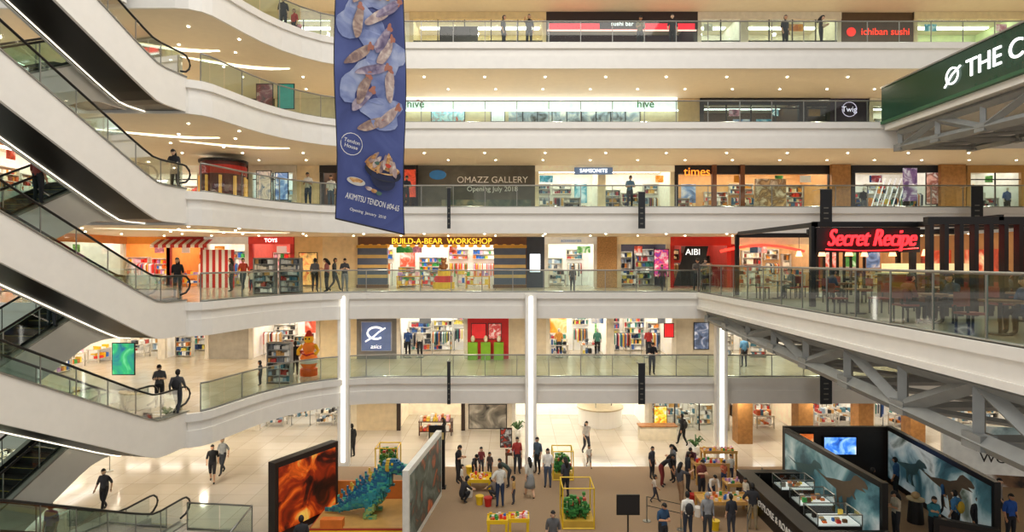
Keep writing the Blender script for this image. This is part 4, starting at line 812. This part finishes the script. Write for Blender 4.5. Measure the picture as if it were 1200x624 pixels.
for u,v,lv,k in [(208,487,2,dict(face=10,pose='walk',top='#4a4a4c',bot='#2a2c34',bag='#1c1c20',sleeve=True)),(187,478,2,dict(face=200,pose='phone',top='#5a5c5e',bot='#23252a')),
 (764,440,2,dict(face=180,pose='lean',top='#1f1f24',bot='#1f1f24')),(305,452,2,dict(face=90,pose='stand',top='#4a4f54',bot='#36363a',h=1.1)),(346,440,2,dict(face=20,pose='walk',top='#202226',bot='#26262a')),(872,431,2,dict(face=0,pose='stand',top='#5f97c0',bot='#3a3c44')),
 (208,350,3,dict(face=190,pose='stand',top='#26262a',bot='#1f1f24',longh=True))]:
    x,y=fl(u,v,lv); person(x,y,L[lv],**k)
def pu(u,y,lv,**k): person(X(u,y),y,L[lv],**k)
for u,y,lv,k in [(271,30,3,dict(face=100,pose='stand',top='#4a4c50',bot='#36363c',longh=True)),(369,30,3,dict(face=0,pose='stand',top='#6c6c70',bot='#323236')),(383,29.8,3,dict(face=90,pose='phone',top='#9a5a54',bot='#222226',longh=True)),(392,30.4,3,dict(face=270,pose='walk',top='#303236',bot='#525256')),(404,29.8,3,dict(face=200,pose='phone',top='#3f4146',bot='#8a8a88')),
 (285,31,3,dict(face=180,pose='walk',top='#b8452f',bot='#2c3a50')),(671,30.2,3,dict(face=180,pose='stand',top='#6a5f5a',bot='#3a3a3e',h=1.3)),(776,30.5,3,dict(face=150,pose='walk',top='#7a4a50',bot='#3a3a3e',h=1.35)),(816,29.9,3,dict(face=180,pose='lean',top='#5a5550',bot='#2a2a2e')),(825,30.1,3,dict(face=220,pose='phone',top='#8a8478',bot='#2a2a2e',longh=True)),(295,30.4,3,dict(face=180,pose='stand',top='#d8d0c4',bot='#3a4a6a',h=1.1)),
 (205,22.9,4,dict(face=190,pose='lean',top='#2a2a2e',bot='#26262a',longh=True)),(361,28.9,4,dict(face=180,pose='phone',top='#c8c0b0',bot='#2c3a50')),(388,30,4,dict(face=180,pose='stand',top='#e0d8c8',bot='#3a4a5a')),(476,30,4,dict(face=200,pose='lean',top='#26262a',bot='#26262a')),(738,30,4,dict(face=180,pose='lean',top='#4f6f80',bot='#2a2a2e')),
 (332,27.9,6,dict(face=200,pose='stand',top='#26262a',bot='#26262a')),(345,28.6,6,dict(face=160,pose='stand',top='#c03428',bot='#26262a',h=1.4)),(590,30,6,dict(face=250,pose='stand',top='#1a1a1e',bot='#1a1a1e')),(620,29.9,6,dict(face=180,pose='reach',top='#1a1a1e',bot='#1a1a1e')),
 (750,30.2,6,dict(face=180,pose='lean',top='#7a6a44',bot='#1a1a1e')),(788,29.9,6,dict(face=160,pose='walk',top='#1a1a1e',bot='#1a1a1e')),(920,30,6,dict(face=200,pose='stand',top='#1f1f24',bot='#1a1a1e')),(962,30,6,dict(face=240,pose='phone',top='#2a2022',bot='#1a1a1e',longh=True))]: pu(u,y,lv,**k)
person(-14.72,19.1,L[2]+.01+3.6-.02,face=-8,pose='stand',top='#d0cdc8',bot='#3a4048')
person(-14.75,18.6,L[3]+.01+3.32,face=-8,pose='stand',top='#8a3a30',bot='#2a2c30')
for (x,y,f,t) in ((11.12,15,90,'#4a4a50'),(9.88,15,-90,'#8a3a34'),(13.82,15.4,90,'#6a5a54'),(13.82,18.6,90,'#c8b8a0'),(11.78,22.1,-90,'#2a3a5a'),(11.52,24.5,90,'#2a2a2e'),(13.62,11.9,90,'#9a6a4a'),(15.08,18.3,-90,'#4a4a4e'),(10.92,12.6,90,'#3a4a6a')):
    person(x,y,.0,face=f,pose='sit',top=t,bot='#26282e')
bpy.context.scene.view_settings.view_transform='Standard'
bpy.context.scene.view_settings.exposure=0.10
